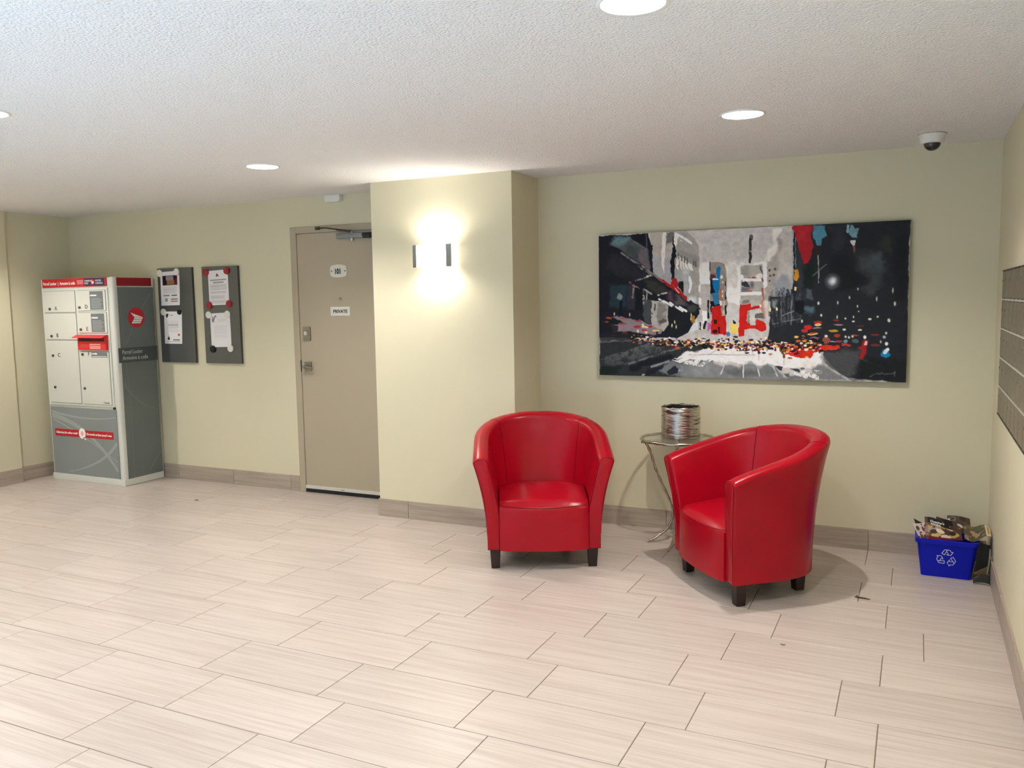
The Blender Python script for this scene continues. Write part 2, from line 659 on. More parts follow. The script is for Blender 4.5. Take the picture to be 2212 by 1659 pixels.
tube(bm, [(-4.300, DF - 0.052, 1.004), (-4.275, DF - 0.056, 1.004), (-4.245, DF - 0.055, 1.000), (-4.218, DF - 0.050, 0.996)], [0.010, 0.0095, 0.0085, 0.008])
obj('lever', bm, STEEL, lp, True, 40)
# door closer
CL = mat('closer_metal', 0x8E9296, 0.4, 0.6)
dc = obj('door_closer', box(nb(), -3.955, -3.715, DF - 0.052, DF, 1.972, 2.012, 0.010, 3), CL, leaf, True, 40)
bm = nb()
tube(bm, [(-3.715, DF - 0.026, 1.990), (-3.655, DF - 0.026, 1.990)], 0.022, 16)
obj('closer_end', bm, mat('closer_dark', 0x3C4248, 0.35, 0.8), dc, True, 40)
bm = nb()
lathe(bm, [(0, -0.022), (0.012, -0.020), (0.014, 0), (0, 0)], 16, (-3.82, DF - 0.028, 1.972))
lathe(bm, [(0, 0.012), (0.012, 0.010), (0.014, 0), (0, 0)], 16, (-3.82, DF - 0.028, 2.012))
obj('closer_pinion', bm, CHROME, dc, True, 40)
bm = nb()
tube(bm, [(-3.82, DF - 0.028, 2.024), (-3.90, DF - 0.110, 2.034)], 0.008, 8)
tube(bm, [(-3.90, DF - 0.110, 2.036), (-4.04, DF - 0.050, 2.058), (-4.145, DF - 0.020, 2.062)], 0.006, 8)
box(bm, -4.165, -4.13, yf - 0.018, yf, 2.050, 2.072)
obj('closer_arm', bm, mat('closer_arm_metal', 0x55524C, 0.4, 0.8), door, True, 40)
settle(door, ((DX0 + DX1) / 2, YA, 0))

# white sensor box over the door
s = obj('sensor_box', prism(nb(), [(-4.055, 2.300), (-3.912, 2.300), (-3.916, 2.252), (-3.928, 2.249), (-4.036, 2.249), (-4.050, 2.256)], YA - 0.045, YA), WHITEP)
tag(s, 'small white plastic sensor box fixed to wall above the door', 'sensor')

# ------------------------------------------------------------------ parcel locker
lk = empty('parcel_locker')
tag(lk, 'tall grey and white parcel locker cabinet with red header strip', 'locker')
LKX0, LKX1, LKY0, LKY1, LKH = -6.805, -5.912, 4.853, 5.262, 1.735
CRM = mat('locker_enamel', 0xD4D5CC, 0.4, var=0.02, vscale=3)
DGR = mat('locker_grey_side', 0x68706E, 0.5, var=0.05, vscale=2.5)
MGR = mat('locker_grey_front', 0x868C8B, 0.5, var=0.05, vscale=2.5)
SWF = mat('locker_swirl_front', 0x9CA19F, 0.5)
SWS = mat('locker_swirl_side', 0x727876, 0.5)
RED = mat('locker_red', 0xC00F22, 0.4)
REDB = mat('locker_red_slot', 0xDB1F22, 0.35)
WINK = mat('white_ink', 0xF2F0EC, 0.5)
GINK = mat('grey_ink', 0x55585A, 0.6)
NAVY = mat('navy_ink', 0x1E2350, 0.5)
LBL = mat('label_grey', 0x6F7577, 0.5)
PINK = mat('pale_ink', 0xF0A0A0, 0.5)
body = obj('cabinet_body', box(nb(), LKX0, LKX1, LKY0 + 0.012, LKY1, 0.0, LKH - 0.002, 0.006, 2), CRM, lk)
F = LKY0 + 0.012
# plinth, corner post
boxo('plinth', LKX0, LKX1, F - 0.012, F, 0.0, 0.056, CRM, lk, 0.003)
bm = nb()
tube(bm, [(LKX1 - 0.024, F + 0.010, 0.0), (LKX1 - 0.024, F + 0.010, LKH)], 0.024, 24)
obj('corner_post', bm, CRM, lk, True, 50)
hd = boxo('header_strip', -6.778, -5.992, F - 0.008, F, 1.662, 1.733, RED, lk, 0.001)
text('header_lettering', 'Parcel Locker  |  Armoire à colis', 0.026, (-6.765, F - 0.0088, 1.682), WINK, hd, width=0.40, weight=0.0006)
bm = nb()
for i in range(4):
    box(bm, -6.34, -6.27 + 0.01 * (i % 2), F - 0.0088, F - 0.008, 1.684 + i * 0.009, 1.689 + i * 0.009)
obj('header_small_print', bm, PINK, hd)
lg = boxo('logo_plate', -6.255, -6.012, F - 0.0095, F - 0.008, 1.668, 1.728, NAVY, hd)
text('logo_lettering', 'CANADA\nPOST', 0.015, (-6.248, F - 0.0100, 1.702), WINK, lg)
text('logo_lettering', 'POSTES\nCANADA', 0.015, (-6.118, F - 0.0100, 1.702), WINK, lg)


def emblem(name, a, z, r, depth, face, parent, mred, mwhite):
    """red disc with a white winged arrow"""
    bm = nb()
    poly = [(a + r * math.cos(2 * PI * i / 40), z + r * math.sin(2 * PI * i / 40)) for i in range(40)]
    prism(bm, poly, depth, depth + (0.001 if face == '+x' else -0.001), 'x' if face == '+x' else 'y')
    e = obj(name, bm, mred, parent)
    bm = nb()
    d1 = depth + (0.001 if face == '+x' else -0.001)
    d2 = depth + (0.0017 if face == '+x' else -0.0017)
    ax = 'x' if face == '+x' else 'y'
    prism(bm, [(a + r * p, z + r * q) for p, q in ((-0.68, 0.52), (0.82, 0.02), (-0.20, 0.02))], d1, d2, ax)
    for i in range(3):
        t0, t1 = 0.02 - 0.20 * i - 0.03, 0.02 - 0.20 * i - 0.185
        def ed(t):
            return (-0.20 - 0.42 * (0.02 - t) / 0.6, 0.82 - 0.36 * (0.02 - t) / 0.6)
        l0, r0_ = ed(t0)
        l1, r1_ = ed(t1)
        prism(bm, [(a + r * l0, z + r * t0), (a + r * r0_, z + r * t0), (a + r * r1_, z + r * t1), (a + r * l1, z + r * t1)], d1, d2, ax)
    obj('winged_arrow', bm, mwhite, e)
    return e


emblem('logo_emblem', -6.150, 1.698, 0.022, F - 0.0095, '-y', lg, REDB, WINK)
# raised door field
boxo('door_field', -6.790, -5.985, F - 0.010, F, 0.660, 1.650, CRM, lk, 0.002)
DFY = F - 0.010
DG = mat('locker_door', 0xD2D2C8, 0.38, var=0.015, vscale=3)
GAPM = mat('locker_gap', 0x77776F, 0.6)
doors = [('A', -6.762, -6.372, 1.452, 1.630), ('B', -6.762, -6.372, 1.222, 1.442), ('C', -6.762, -6.372, 0.680, 1.212),
         ('D', -6.344, -6.006, 1.462, 1.630), ('E', -6.344, -6.006, 1.278, 1.446), ('F', -6.344, -6.006, 0.680, 1.122)]
KN = mat('lock_brass', 0x6E6558, 0.35, 0.9)
for L_, x0, x1, z0, z1 in doors:
    boxo('door_gap', x0 - 0.003, x1 + 0.003, DFY - 0.0006, DFY, z0 - 0.003, z1 + 0.003, GAPM, lk)
    d = boxo('compartment_door', x0, x1, DFY - 0.006, DFY - 0.0006, z0, z1, DG, lk, 0.0015)
    dy = DFY - 0.006
    right = x0 > -6.36
    kx = x0 + (0.028 if right else 0.074)
    kz = (z0 + 0.028) if L_ in 'ABDE' else (1.083 if L_ == 'C' else 1.098)
    ks = [(kx, kz)] + ([(kx, 0.811)] if L_ in 'CF' else [])
    for (kx_, kz_) in ks:
        bm = nb()
        lathe(bm, [(0, 0.010), (0.009, 0.010), (0.0115, 0.005), (0.0115, 0)], 18)
        bmesh.ops.rotate(bm, verts=bm.verts, cent=(0, 0, 0), matrix=Matrix.Rotation(PI / 2, 3, 'X'))
        k = obj('lock', bm, KN, d, True, 40)
        k.location = (kx_, dy, kz_)
    text('door_letter', L_, 0.034, (kx + (0.062 if right else 0.058), dy - 0.0006, kz - 0.010), GINK, d, weight=0.0005)
    if L_ in 'DE':
        lb = boxo('instruction_label', -6.188, -6.030, dy - 0.0008, dy, z0 + 0.008, z1 - 0.008, LBL, d)
        bm = nb()
        hh = (z1 - z0 - 0.016)
        box(bm, -6.180, -6.105, dy - 0.0014, dy - 0.0008, z1 - 0.048, z1 - 0.037)
        obj('label_heading', bm, WINK, lb)
        bm = nb()
        for i in range(8):
            zz = z1 - 0.066 - i * (hh - 0.062) / 8
            box(bm, -6.172, -6.065 + 0.012 * ((i * 5) % 3), dy - 0.0014, dy - 0.0008, zz - 0.0045, zz)
        obj('label_print', bm, mat('label_print', 0x9EA3A5, 0.5), lb)
    if L_ == 'F':
        lb = boxo('instruction_label', -6.210, -6.022, dy - 0.0008, dy, 1.074, 1.118, LBL, d)
        bm = nb()
        box(bm, -6.204, -6.192, dy - 0.0014, dy - 0.0008, 1.099, 1.109)
        box(bm, -6.186, -6.155, dy - 0.0014, dy - 0.0008, 1.099, 1.110)
        prism(bm, [(-6.157, 1.095), (-6.135, 1.1045), (-6.157, 1.114)], dy - 0.0014, dy - 0.0008)
        box(bm, -6.200, -6.030, dy - 0.0014, dy - 0.0008, 1.080, 1.085)
        obj('label_print', bm, WINK, lb)
        text('maker_lettering', 'Canada', 0.017, (-6.100, dy - 0.0006, 0.690), GINK, d)
# red letter slot
sl = boxo('letter_slot', -6.352, -6.010, DFY - 0.022, DFY, 1.136, 1.258, REDB, lk, 0.003)
bm = nb()
prism(bm, [(DFY, 1.262), (DFY - 0.020, 1.262), (DFY - 0.062, 1.243), (DFY - 0.064, 1.238), (DFY - 0.020, 1.250), (DFY, 1.240)], -6.366, -6.004, 'x')
obj('slot_hood', bm, REDB, sl)
boxo('slot_opening', -6.335, -6.028, DFY - 0.0235, DFY - 0.0215, 1.208, 1.236, mat('slot_dark', 0x4A0C0C, 0.7), sl)
bm = nb()
for z in (1.178, 1.160, 1.146):
    box(bm, -6.205, -6.075, DFY - 0.0228, DFY - 0.022, z, z + 0.011)
obj('slot_print', bm, PINK, sl)
bm = nb()
prism(bm, [(-6.290 + 0.02 * math.cos(2 * PI * i / 20), 1.170 + 0.02 * math.sin(2 * PI * i / 20)) for i in range(20)], DFY - 0.0226, DFY - 0.022)
obj('slot_stamp', bm, mat('stamp_brown', 0xB8402C, 0.5), sl)
# lower panel and its prints
lpz0, lpz1, lpx0, lpx1 = 0.060, 0.640, -6.785, -5.972
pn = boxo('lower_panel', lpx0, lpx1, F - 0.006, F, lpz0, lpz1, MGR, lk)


def swoosh(bm, pts, w, dep, face):
    """flat printed band along a curve; pts (a, z), width list"""
    n = len(pts)
    L, R_ = [], []
    for i, (a, z) in enumerate(pts):
        a0, z0 = pts[max(i - 1, 0)]
        a1, z1 = pts[min(i + 1, n - 1)]
        l = math.hypot(a1 - a0, z1 - z0)
        nx_, nz = -(z1 - z0) / l, (a1 - a0) / l
        ww = w[0] + (w[1] - w[0]) * i / (n - 1)
        for lst, s_ in ((L, 1), (R_, -1)):
            p = (a + nx_ * ww * s_, z + nz * ww * s_)
            lst.append(bm.verts.new((p[0], dep, p[1]) if face == '-y' else (dep, p[0], p[1])))
    for i in range(n - 1):
        bm.faces.new((L[i], L[i + 1], R_[i + 1], R_[i]))


def bez(p0, p1, p2, n=16):
    return [((1 - t) ** 2 * p0[0] + 2 * t * (1 - t) * p1[0] + t * t * p2[0], (1 - t) ** 2 * p0[1] + 2 * t * (1 - t) * p1[1] + t * t * p2[1]) for t in [i / n for i in range(n + 1)]]


for k, (a, b, c, w) in enumerate((((-6.77, 0.60), (-6.35, 0.52), (-5.985, 0.575), (0.010, 0.004)), ((-6.77, 0.565), (-6.30, 0.50), (-5.99, 0.12), (0.022, 0.012)),
                   ((-6.60, 0.075), (-6.15, 0.16), (-5.985, 0.36), (0.004, 0.016)), ((-6.76, 0.53), (-6.40, 0.42), (-5.99, 0.20), (0.006, 0.003)))):
    bm = nb()
    swoosh(bm, bez(a, b, c), w, F - 0.0064 - 0.00015 * k, '-y')
    obj('printed_swirl', bm, SWF, pn)
bd = boxo('slogan_band', -6.742, -6.020, F - 0.0085, F - 0.0068, 0.388, 0.449, RED, pn)
text('slogan_lettering', 'Delivering the online world', 0.020, (-6.725, F - 0.0091, 0.410), WINK, bd, width=0.265, weight=0.0005)
text('slogan_lettering', 'Du monde en ligne jusqu\'à vous', 0.020, (-6.345, F - 0.0091, 0.410), WINK, bd, width=0.305, weight=0.0005)
bm = nb()
prism(bm, [(-6.398 + 0.042 * math.cos(2 * PI * i / 28), 0.420 + 0.046 * math.sin(2 * PI * i / 28)) for i in range(28)], F - 0.0098, F - 0.0085)
prism(bm, [(-6.378, 0.392), (-6.352, 0.372), (-6.360, 0.366), (-6.392, 0.380)], F - 0.0098, F - 0.0085)
ic = obj('slogan_icon', bm, WINK, bd)
bm = nb()
prism(bm, [(-6.398 + 0.018 * math.cos(2 * PI * i / 20), 0.421 + 0.020 * math.sin(2 * PI * i / 20)) for i in range(20)], F - 0.0102, F - 0.0098)
obj('icon_centre', bm, mat('icon_pink', 0xE8B0A8, 0.5), ic)
bm = nb()
lathe(bm, [(0, 0.014), (0.010, 0.012), (0.012, 0)], 16)
bmesh.ops.rotate(bm, verts=bm.verts, cent=(0, 0, 0), matrix=Matrix.Rotation(PI / 2, 3, 'X'))
o = obj('service_lock', bm, mat('lock_dark', 0x4A463E, 0.4, 0.8), lk, True, 40)
o.location = (-5.990, F, 0.652)
# side panel, facing the room
SX = LKX1
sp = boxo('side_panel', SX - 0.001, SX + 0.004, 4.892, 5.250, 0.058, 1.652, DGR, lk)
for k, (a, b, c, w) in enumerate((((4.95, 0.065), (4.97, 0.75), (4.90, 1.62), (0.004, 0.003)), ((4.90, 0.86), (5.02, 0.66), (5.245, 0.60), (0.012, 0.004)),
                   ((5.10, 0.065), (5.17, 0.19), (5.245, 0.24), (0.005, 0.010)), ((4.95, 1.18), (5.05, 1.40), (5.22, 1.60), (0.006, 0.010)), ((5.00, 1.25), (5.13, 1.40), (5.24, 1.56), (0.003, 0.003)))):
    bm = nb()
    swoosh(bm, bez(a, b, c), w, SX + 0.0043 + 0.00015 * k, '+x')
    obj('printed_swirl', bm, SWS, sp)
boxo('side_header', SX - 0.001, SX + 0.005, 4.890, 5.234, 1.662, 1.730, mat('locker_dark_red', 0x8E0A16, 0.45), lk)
sb = boxo('side_band', SX - 0.001, SX + 0.0058, 4.868, 5.256, 1.030, 1.152, mat('band_grey', 0x4C5254, 0.5), lk)
WSI = mat('soft_white_ink', 0xC4C6C4, 0.5)
text('band_lettering', 'Parcel Locker', 0.034, (SX + 0.0064, 4.900, 1.102), WSI, sb, face='+x', width=0.205)
text('band_lettering', 'Armoire à colis', 0.034, (SX + 0.0064, 4.900, 1.052), WSI, sb, face='+x', width=0.255)
emblem('side_emblem', 5.060, 1.398, 0.083, SX + 0.0052, '+x', sp, RED, WINK)
settle(lk, ((LKX0 + LKX1) / 2, (LKY0 + LKY1) / 2, 0))

# ------------------------------------------------------------------ notice boards, notices, magnets
BRD = mat('board_grey', 0x606260, 0.32, 0.35, var=0.03, vscale=4)
BRDE = mat('board_edge', 0x3F403F, 0.5)


def board(x0, x1, z0, z1, label):
    b = boxo('notice_board', x0, x1, YA - 0.022, YA, z0, z1, BRDE)
    boxo('board_face', x0 + 0.001, x1 - 0.001, YA - 0.0226, YA - 0.0215, z0 + 0.001, z1 - 0.001, BRD, b)
    return tag(b, label, 'notice board', 'magnetic notice boards on the wall')


board(-5.856, -5.462, 1.012, 1.808, 'dark grey magnetic notice board beside the parcel locker')
board(-5.350, -4.962, 1.012, 1.806, 'dark grey magnetic notice board nearer the door')
BF = YA - 0.0226
PAPER = printed('notice_paper', 0.7, 0.2)
rng = np.random.default_rng(3)


def sheet_img(ny=64, nx=50):
    return np.full((ny, nx, 3), (0.93, 0.92, 0.915))


def rect(img, u0, v0, u1, v1, c, a=1.0):
    ny, nx = img.shape[:2]
    s_ = np.s_[int(v0 * ny):max(int(v0 * ny) + 1, int(v1 * ny)), int(u0 * nx):max(int(u0 * nx) + 1, int(u1 * nx))]
    img[s_] = img[s_] * (1 - a) + np.array(c) * a


def lines(img, u0, v0, u1, v1, n, c, a):
    for i in range(n):
        v = v0 + (v1 - v0) * i / n
        rect(img, u0, v, u1 - 0.12 * rng.random() * (i % 3 == 2), v + 0.45 * (v1 - v0) / n, c, a)


def notice(name, cs, img, label, curl=0.008):
    """cs: corners tl, tr, br, bl as (x, z)"""
    def fn(u, v):
        x = (1 - v) * ((1 - u) * cs[0][0] + u * cs[1][0]) + v * ((1 - u) * cs[3][0] + u * cs[2][0])
        z = (1 - v) * ((1 - u) * cs[0][1] + u * cs[1][1]) + v * ((1 - u) * cs[3][1] + u * cs[2][1])
        y = BF - 0.0015 - curl * np.clip(v - 0.55, 0, 1) ** 2 * 3 * (0.4 + 0.6 * u)
        return x, y, z
    o = raster_sheet(name, img, fn, PAPER, thick=0.0006)
    return tag(o, label, 'notice')


img = sheet_img()
for (u0, v0, u1, v1, c) in ((0.12, 0.14, 0.88, 0.42, (0.22, 0.09, 0.13)), (0.30, 0.15, 0.68, 0.27, (0.62, 0.55, 0.58)), (0.34, 0.28, 0.72, 0.40, (0.60, 0.45, 0.25)),
                            (0.14, 0.15, 0.28, 0.40, (0.13, 0.06, 0.12)), (0.74, 0.24, 0.87, 0.41, (0.45, 0.10, 0.18))):
    rect(img, u0, v0, u1, v1, c)
lines(img, 0.15, 0.46, 0.85, 0.66, 7, (0.6, 0.6, 0.6), 0.35)
rect(img, 0.14, 0.70, 0.46, 0.725, (0.3, 0.3, 0.3), 0.8)
rect(img, 0.56, 0.70, 0.84, 0.725, (0.25, 0.25, 0.25), 0.9)
rect(img, 0.22, 0.79, 0.36, 0.89, (0.45, 0.45, 0.45), 0.7)
rect(img, 0.52, 0.80, 0.88, 0.83, (0.35, 0.35, 0.35), 0.8)
rect(img, 0.52, 0.86, 0.88, 0.90, (0.85, 0.25, 0.28), 0.8)
notice('notice_sheet', ((-5.821, 1.778), (-5.600, 1.784), (-5.608, 1.496), (-5.826, 1.494)), img, 'white notice sheet with a dark photo across its top')
img = sheet_img()
rect(img, 0.13, 0.10, 0.22, 0.20, (0.15, 0.1, 0.12))
rect(img, 0.17, 0.08, 0.26, 0.13, (0.15, 0.1, 0.12))
rect(img, 0.33, 0.12, 0.5, 0.15, (0.6, 0.5, 0.5), 0.6)
lines(img, 0.18, 0.30, 0.80, 0.66, 8, (0.75, 0.72, 0.72), 0.45)
rect(img, 0.22, 0.42, 0.78, 0.44, (0.6, 0.6, 0.62), 0.6)
rect(img, 0.76, 0.69, 0.86, 0.76, (0.75, 0.25, 0.25))
rect(img, 0.18, 0.80, 0.30, 0.88, (0.18, 0.22, 0.22))
rect(img, 0.22, 0.76, 0.27, 0.80, (0.18, 0.22, 0.22))
rect(img, 0.48, 0.86, 0.86, 0.90, (0.2, 0.22, 0.22), 0.85)
rect(img, 0.12, 0.925, 0.92, 0.94, (0.4, 0.4, 0.4), 0.7)
notice('notice_sheet', ((-5.802, 1.444), (-5.594, 1.444), (-5.608, 1.170), (-5.810, 1.170)), img, 'white notice sheet with a small red dot near its lower edge', 0.003)
img = sheet_img()
for (u0, v0, u1, v1) in ((0.42, 0.10, 0.47, 0.19), (0.45, 0.13, 0.52, 0.18), (0.40, 0.16, 0.44, 0.19), (0.50, 0.16, 0.55, 0.19)):
    rect(img, u0, v0, u1, v1, (0.4, 0.22, 0.28), 0.9)
rect(img, 0.10, 0.27, 0.90, 0.31, (0.3, 0.3, 0.28), 0.55)
rect(img, 0.24, 0.34, 0.76, 0.38, (0.4, 0.4, 0.38), 0.5)
lines(img, 0.10, 0.41, 0.92, 0.58, 6, (0.55, 0.53, 0.52), 0.4)
lines(img, 0.10, 0.62, 0.86, 0.68, 2, (0.5, 0.5, 0.5), 0.5)
lines(img, 0.10, 0.72, 0.80, 0.84, 4, (0.55, 0.55, 0.55), 0.4)
lines(img, 0.10, 0.87, 0.86, 0.96, 3, (0.55, 0.53, 0.52), 0.4)
notice('notice_sheet', ((-5.280, 1.772), (-5.064, 1.780), (-5.062, 1.494), (-5.278, 1.490)), img, 'white notice sheet held by four red round magnets', 0.002)
img = sheet_img()
for (u0, v0, u1, v1) in ((0.10, 0.18, 0.20, 0.27), (0.18, 0.12, 0.24, 0.20), (0.24, 0.09, 0.32, 0.14), (0.13, 0.12, 0.17, 0.18)):
    rect(img, u0, v0, u1, v1, (0.45, 0.35, 0.48), 0.8)
lines(img, 0.36, 0.20, 0.80, 0.28, 3, (0.75, 0.75, 0.78), 0.4)
lines(img, 0.18, 0.38, 0.80, 0.74, 11, (0.78, 0.78, 0.80), 0.4)
notice('notice_sheet', ((-5.280, 1.424), (-5.062, 1.432), (-5.060, 1.150), (-5.278, 1.144)), img, 'white letter held by two white magnets above and a black one below', 0.002)


def magnet(x, z, col, label, group=None, r=0.030):
    bm = nb()
    lathe(bm, [(0, 0.011), (r - 0.005, 0.011), (r - 0.0015, 0.0095), (r, 0.006), (r, 0)], 28)
    bmesh.ops.rotate(bm, verts=bm.verts, cent=(0, 0, 0), matrix=Matrix.Rotation(PI / 2, 3, 'X'))
    o = obj('round_magnet', bm, mat('magnet_%06x' % col, col, 0.35), None, True, 40)
    o.location = (x, BF - 0.0018, z)
    return tag(o, label, 'magnet', group)


MW, MR, MK = 0xE9E6DC, 0xA00D1E, 0x0C0C12
g1 = 'white magnets on the sheet with a dark photo'
for x, z, w in ((-5.824, 1.768, 'locker'), (-5.626, 1.774, 'door')):
    magnet(x, z, MW, 'white round magnet on the dark photo sheet, corner nearer the ' + w, g1)
magnet(-5.802, 1.440, MW, 'white round magnet on the sheet with a small red dot')
magnet(-5.619, 1.438, MK, 'black round magnet on the sheet with a small red dot', r=0.022)
g2 = 'red magnets on one notice'
for x, z, w in ((-5.297, 1.761, 'locker'), (-5.072, 1.768, 'door')):
    magnet(x, z, MR, 'red round magnet on the notice, upper corner nearer the ' + w, g2)
for x, z, w in ((-5.278, 1.492, 'locker'), (-5.063, 1.500, 'door')):
    magnet(x, z, MR, 'red round magnet on the notice, lower corner nearer the ' + w, g2)
g3 = 'white magnets on the letter'
for x, z, w in ((-5.290, 1.412, 'locker'), (-5.086, 1.416, 'door')):
    magnet(x, z, MW, 'white round magnet on the letter, upper corner nearer the ' + w, g3)
magnet(-5.262, 1.130, MK, 'black round magnet on the lower corner of the letter')
magnet(-5.070, 1.137, MW, 'white round magnet on the lower corner of the letter')

# ------------------------------------------------------------------ wall sconce on the pillar
sc = empty('wall_sconce')
tag(sc, 'lit frosted glass wall lamp with chrome bars on the pillar', 'wall lamp')
SX0, SX1, SZ0, SZ1, SYF = -2.992, -2.700, 1.716, 1.862, YC - 0.100
GLOW = mat('lit_frosted_glass', 0xF4F0E8, 0.5, emit=5.0, ecol=(1.0, 0.96, 0.90))
bm = nb()
pts = [(SX0 + 0.004, YC - 0.004), (SX0 + 0.004, SYF + 0.006), (SX1 - 0.004, SYF + 0.006), (SX1 - 0.004, YC - 0.004)]
ins = [(SX0 + 0.009, YC - 0.004), (SX0 + 0.009, SYF + 0.011), (SX1 - 0.009, SYF + 0.011), (SX1 - 0.009, YC - 0.004)]
lo, hi = SZ0 + 0.003, SZ1 - 0.003
prism(bm, [pts[1], pts[2], ins[2], ins[1]], lo, hi, 'z')
obj('glass_shade', bm, GLOW, sc)
for a in (0, 2):
    obj('side_glass', prism(nb(), [pts[a], pts[a + 1], ins[a + 1], ins[a]], lo, hi, 'z'), mat('dim_frosted_glass', 0xF4F0E8, 0.5, emit=2.2, ecol=(1.0, 0.96, 0.90)), sc)
boxo('back_plate', SX0 + 0.02, SX1 - 0.02, YC - 0.006, YC, SZ0 + 0.01, SZ1 - 0.01, CHROME, sc)
for x0, x1 in ((SX0, SX0 + 0.028), (SX1 - 0.042, SX1 - 0.004)):
    boxo('chrome_bar', x0, x1, SYF - 0.004, SYF + 0.006, SZ0, SZ1, CHROME, sc, 0.002)
bm = nb()
lathe(bm, [(0, -0.022), (0.015, -0.016), (0.022, 0), (0.015, 0.016), (0, 0.022)], 16, ((SX0 + SX1) / 2, YC - 0.055, (SZ0 + SZ1) / 2))
obj('bulb', bm, mat('lit_bulb', 0xFFFFFF, 0.5, emit=30.0, ecol=(1.0, 0.95, 0.88)), sc, True)
for zz, rx in ((SZ1 - 0.008, PI), (SZ0 + 0.008, 0.0)):
    ld = bpy.data.lights.new('sconce_light', 'SPOT')
    ld.energy = SCONCE_POWER
    ld.color = (1.0, 0.95, 0.88)
    ld.spot_size = math.radians(160)
    ld.spot_blend = 0.6
    ld.shadow_soft_size = 0.025
    lo_ = bpy.data.objects.new('sconce_light', ld)
    lo_.location = ((SX0 + SX1) / 2, YC - 0.050, zz)
    lo_.rotation_euler = (rx, 0, 0)
    link(lo_, sc)
settle(sc, ((SX0 + SX1) / 2, YC, SZ0))

# ------------------------------------------------------------------ recessed ceiling lamps
LENS = mat('lamp_lens', 0xFFFFFF, 0.4, emit=18.0, ecol=LAMP_COLOR)
names = ['round recessed ceiling lamp over the open floor before the door', 'round recessed ceiling lamp above the armchairs and painting',
         'round recessed ceiling lamp in line with the one above the armchairs', 'round recessed ceiling lamp in line with the one before the door',
         'round recessed ceiling lamp in front of the parcel locker', 'round recessed ceiling lamp by the left wall, second from the locker',
         'round recessed ceiling lamp at the middle of the glazed entrance', 'round recessed ceiling lamp nearest entrance and letter box wall']
extra = [(-6.27, 3.95), (-6.27, 2.30), (-3.50, 0.68), (-0.728, 0.68)]
for i, (x, y) in enumerate(LIGHTS + extra):
    root = empty('ceiling_lamp', (x, y, HC))
    bm = nb()
    lathe(bm, [(0.088, -0.004), (0.096, -0.007), (0.099, -0.004), (0.100, 0.0)], 48)
    obj('trim_ring', bm, mat('lamp_trim', 0xEDEBE6, 0.4), root, True)
    bm = nb()
    lathe(bm, [(0, -0.0045), (0.0885, -0.0045)], 48)
    obj('lens', bm, LENS, root)
    ld = bpy.data.lights.new('lamp_light', 'SPOT')
    ld.energy = LAMP_POWER * (0.85 if x < -6 else 1.0)
    ld.color = LAMP_COLOR
    ld.spot_size = math.radians(138)
    ld.spot_blend = 0.65
    ld.shadow_soft_size = 0.022
    lo_ = bpy.data.objects.new('lamp_light', ld)
    lo_.location = (0, 0, -0.012)
    link(lo_, root)
    tag(root, names[i], 'ceiling lamp', 'recessed ceiling lamps')

# ------------------------------------------------------------------ dome camera
dcam = empty('dome_camera', (0.040, 4.912, HC))
tag(dcam, 'white dome security camera with dark bubble on ceiling corner', 'camera')
bm = nb()
lathe(bm, [(0.066, 0), (0.066, -0.004), (0.060, -0.012), (0.056, -0.040), (0.052, -0.046), (0.040, -0.047), (0, -0.047)], 40)
obj('camera_housing', bm, WHITEP, dcam, True, 35)
bm = nb()
lathe(bm, [(0.066, -0.0015), (0.0675, -0.001), (0.0675, 0.0)], 40)
obj('camera_base', bm, BLACK, dcam)
bm = nb()
lathe(bm, [(0.040 * math.cos(a), -0.047 - 0.036 * math.sin(a)) for a in [i * PI / 16 for i in range(9)]], 32)
obj('camera_bubble', bm, mat('smoked_bubble', 0x1A1A18, 0.08, coat=0.5), dcam, True)

# ------------------------------------------------------------------ letter boxes in the right wall
mb = empty('mailbox_panel')
tag(mb, 'recessed bank of grey metal letter boxes in the side wall', 'mailbox')
MBY0, MBY1, MBZ0, MBZ1 = 3.25, 4.872, 0.889, 1.604
MF = mat('mailbox_metal', 0x8A8374, 0.42, 0.75, var=0.12, vscale=25, bump=0.15, bscale=120)
MFR = mat('mailbox_frame', 0xDCD8CC, 0.3, 0.6)
boxo('mailbox_back', XR - 0.004, XR, MBY0, MBY1, MBZ0, MBZ1, mat('mailbox_shadow', 0x3A362E, 0.6), mb)
nr, nc = 5, 10
ch, cw = (MBZ1 - MBZ0) / nr, (MBY1 - MBY0) / nc
for r in range(nr + 1):
    z = MBZ0 + r * ch
    boxo('mailbox_rail', XR - 0.013, XR - 0.004, MBY0, MBY1, max(MBZ0, z - 0.004), min(MBZ1, z + 0.004), MFR if 0 < r < nr else mat('mailbox_edge', 0x57524A, 0.5, 0.5), mb, 0.001)
dbm = box(nb(), -0.006, 0.0, -cw / 2 + 0.004, cw / 2 - 0.004, -ch / 2 + 0.007, ch / 2 - 0.007, 0.0015, 1)
first = None
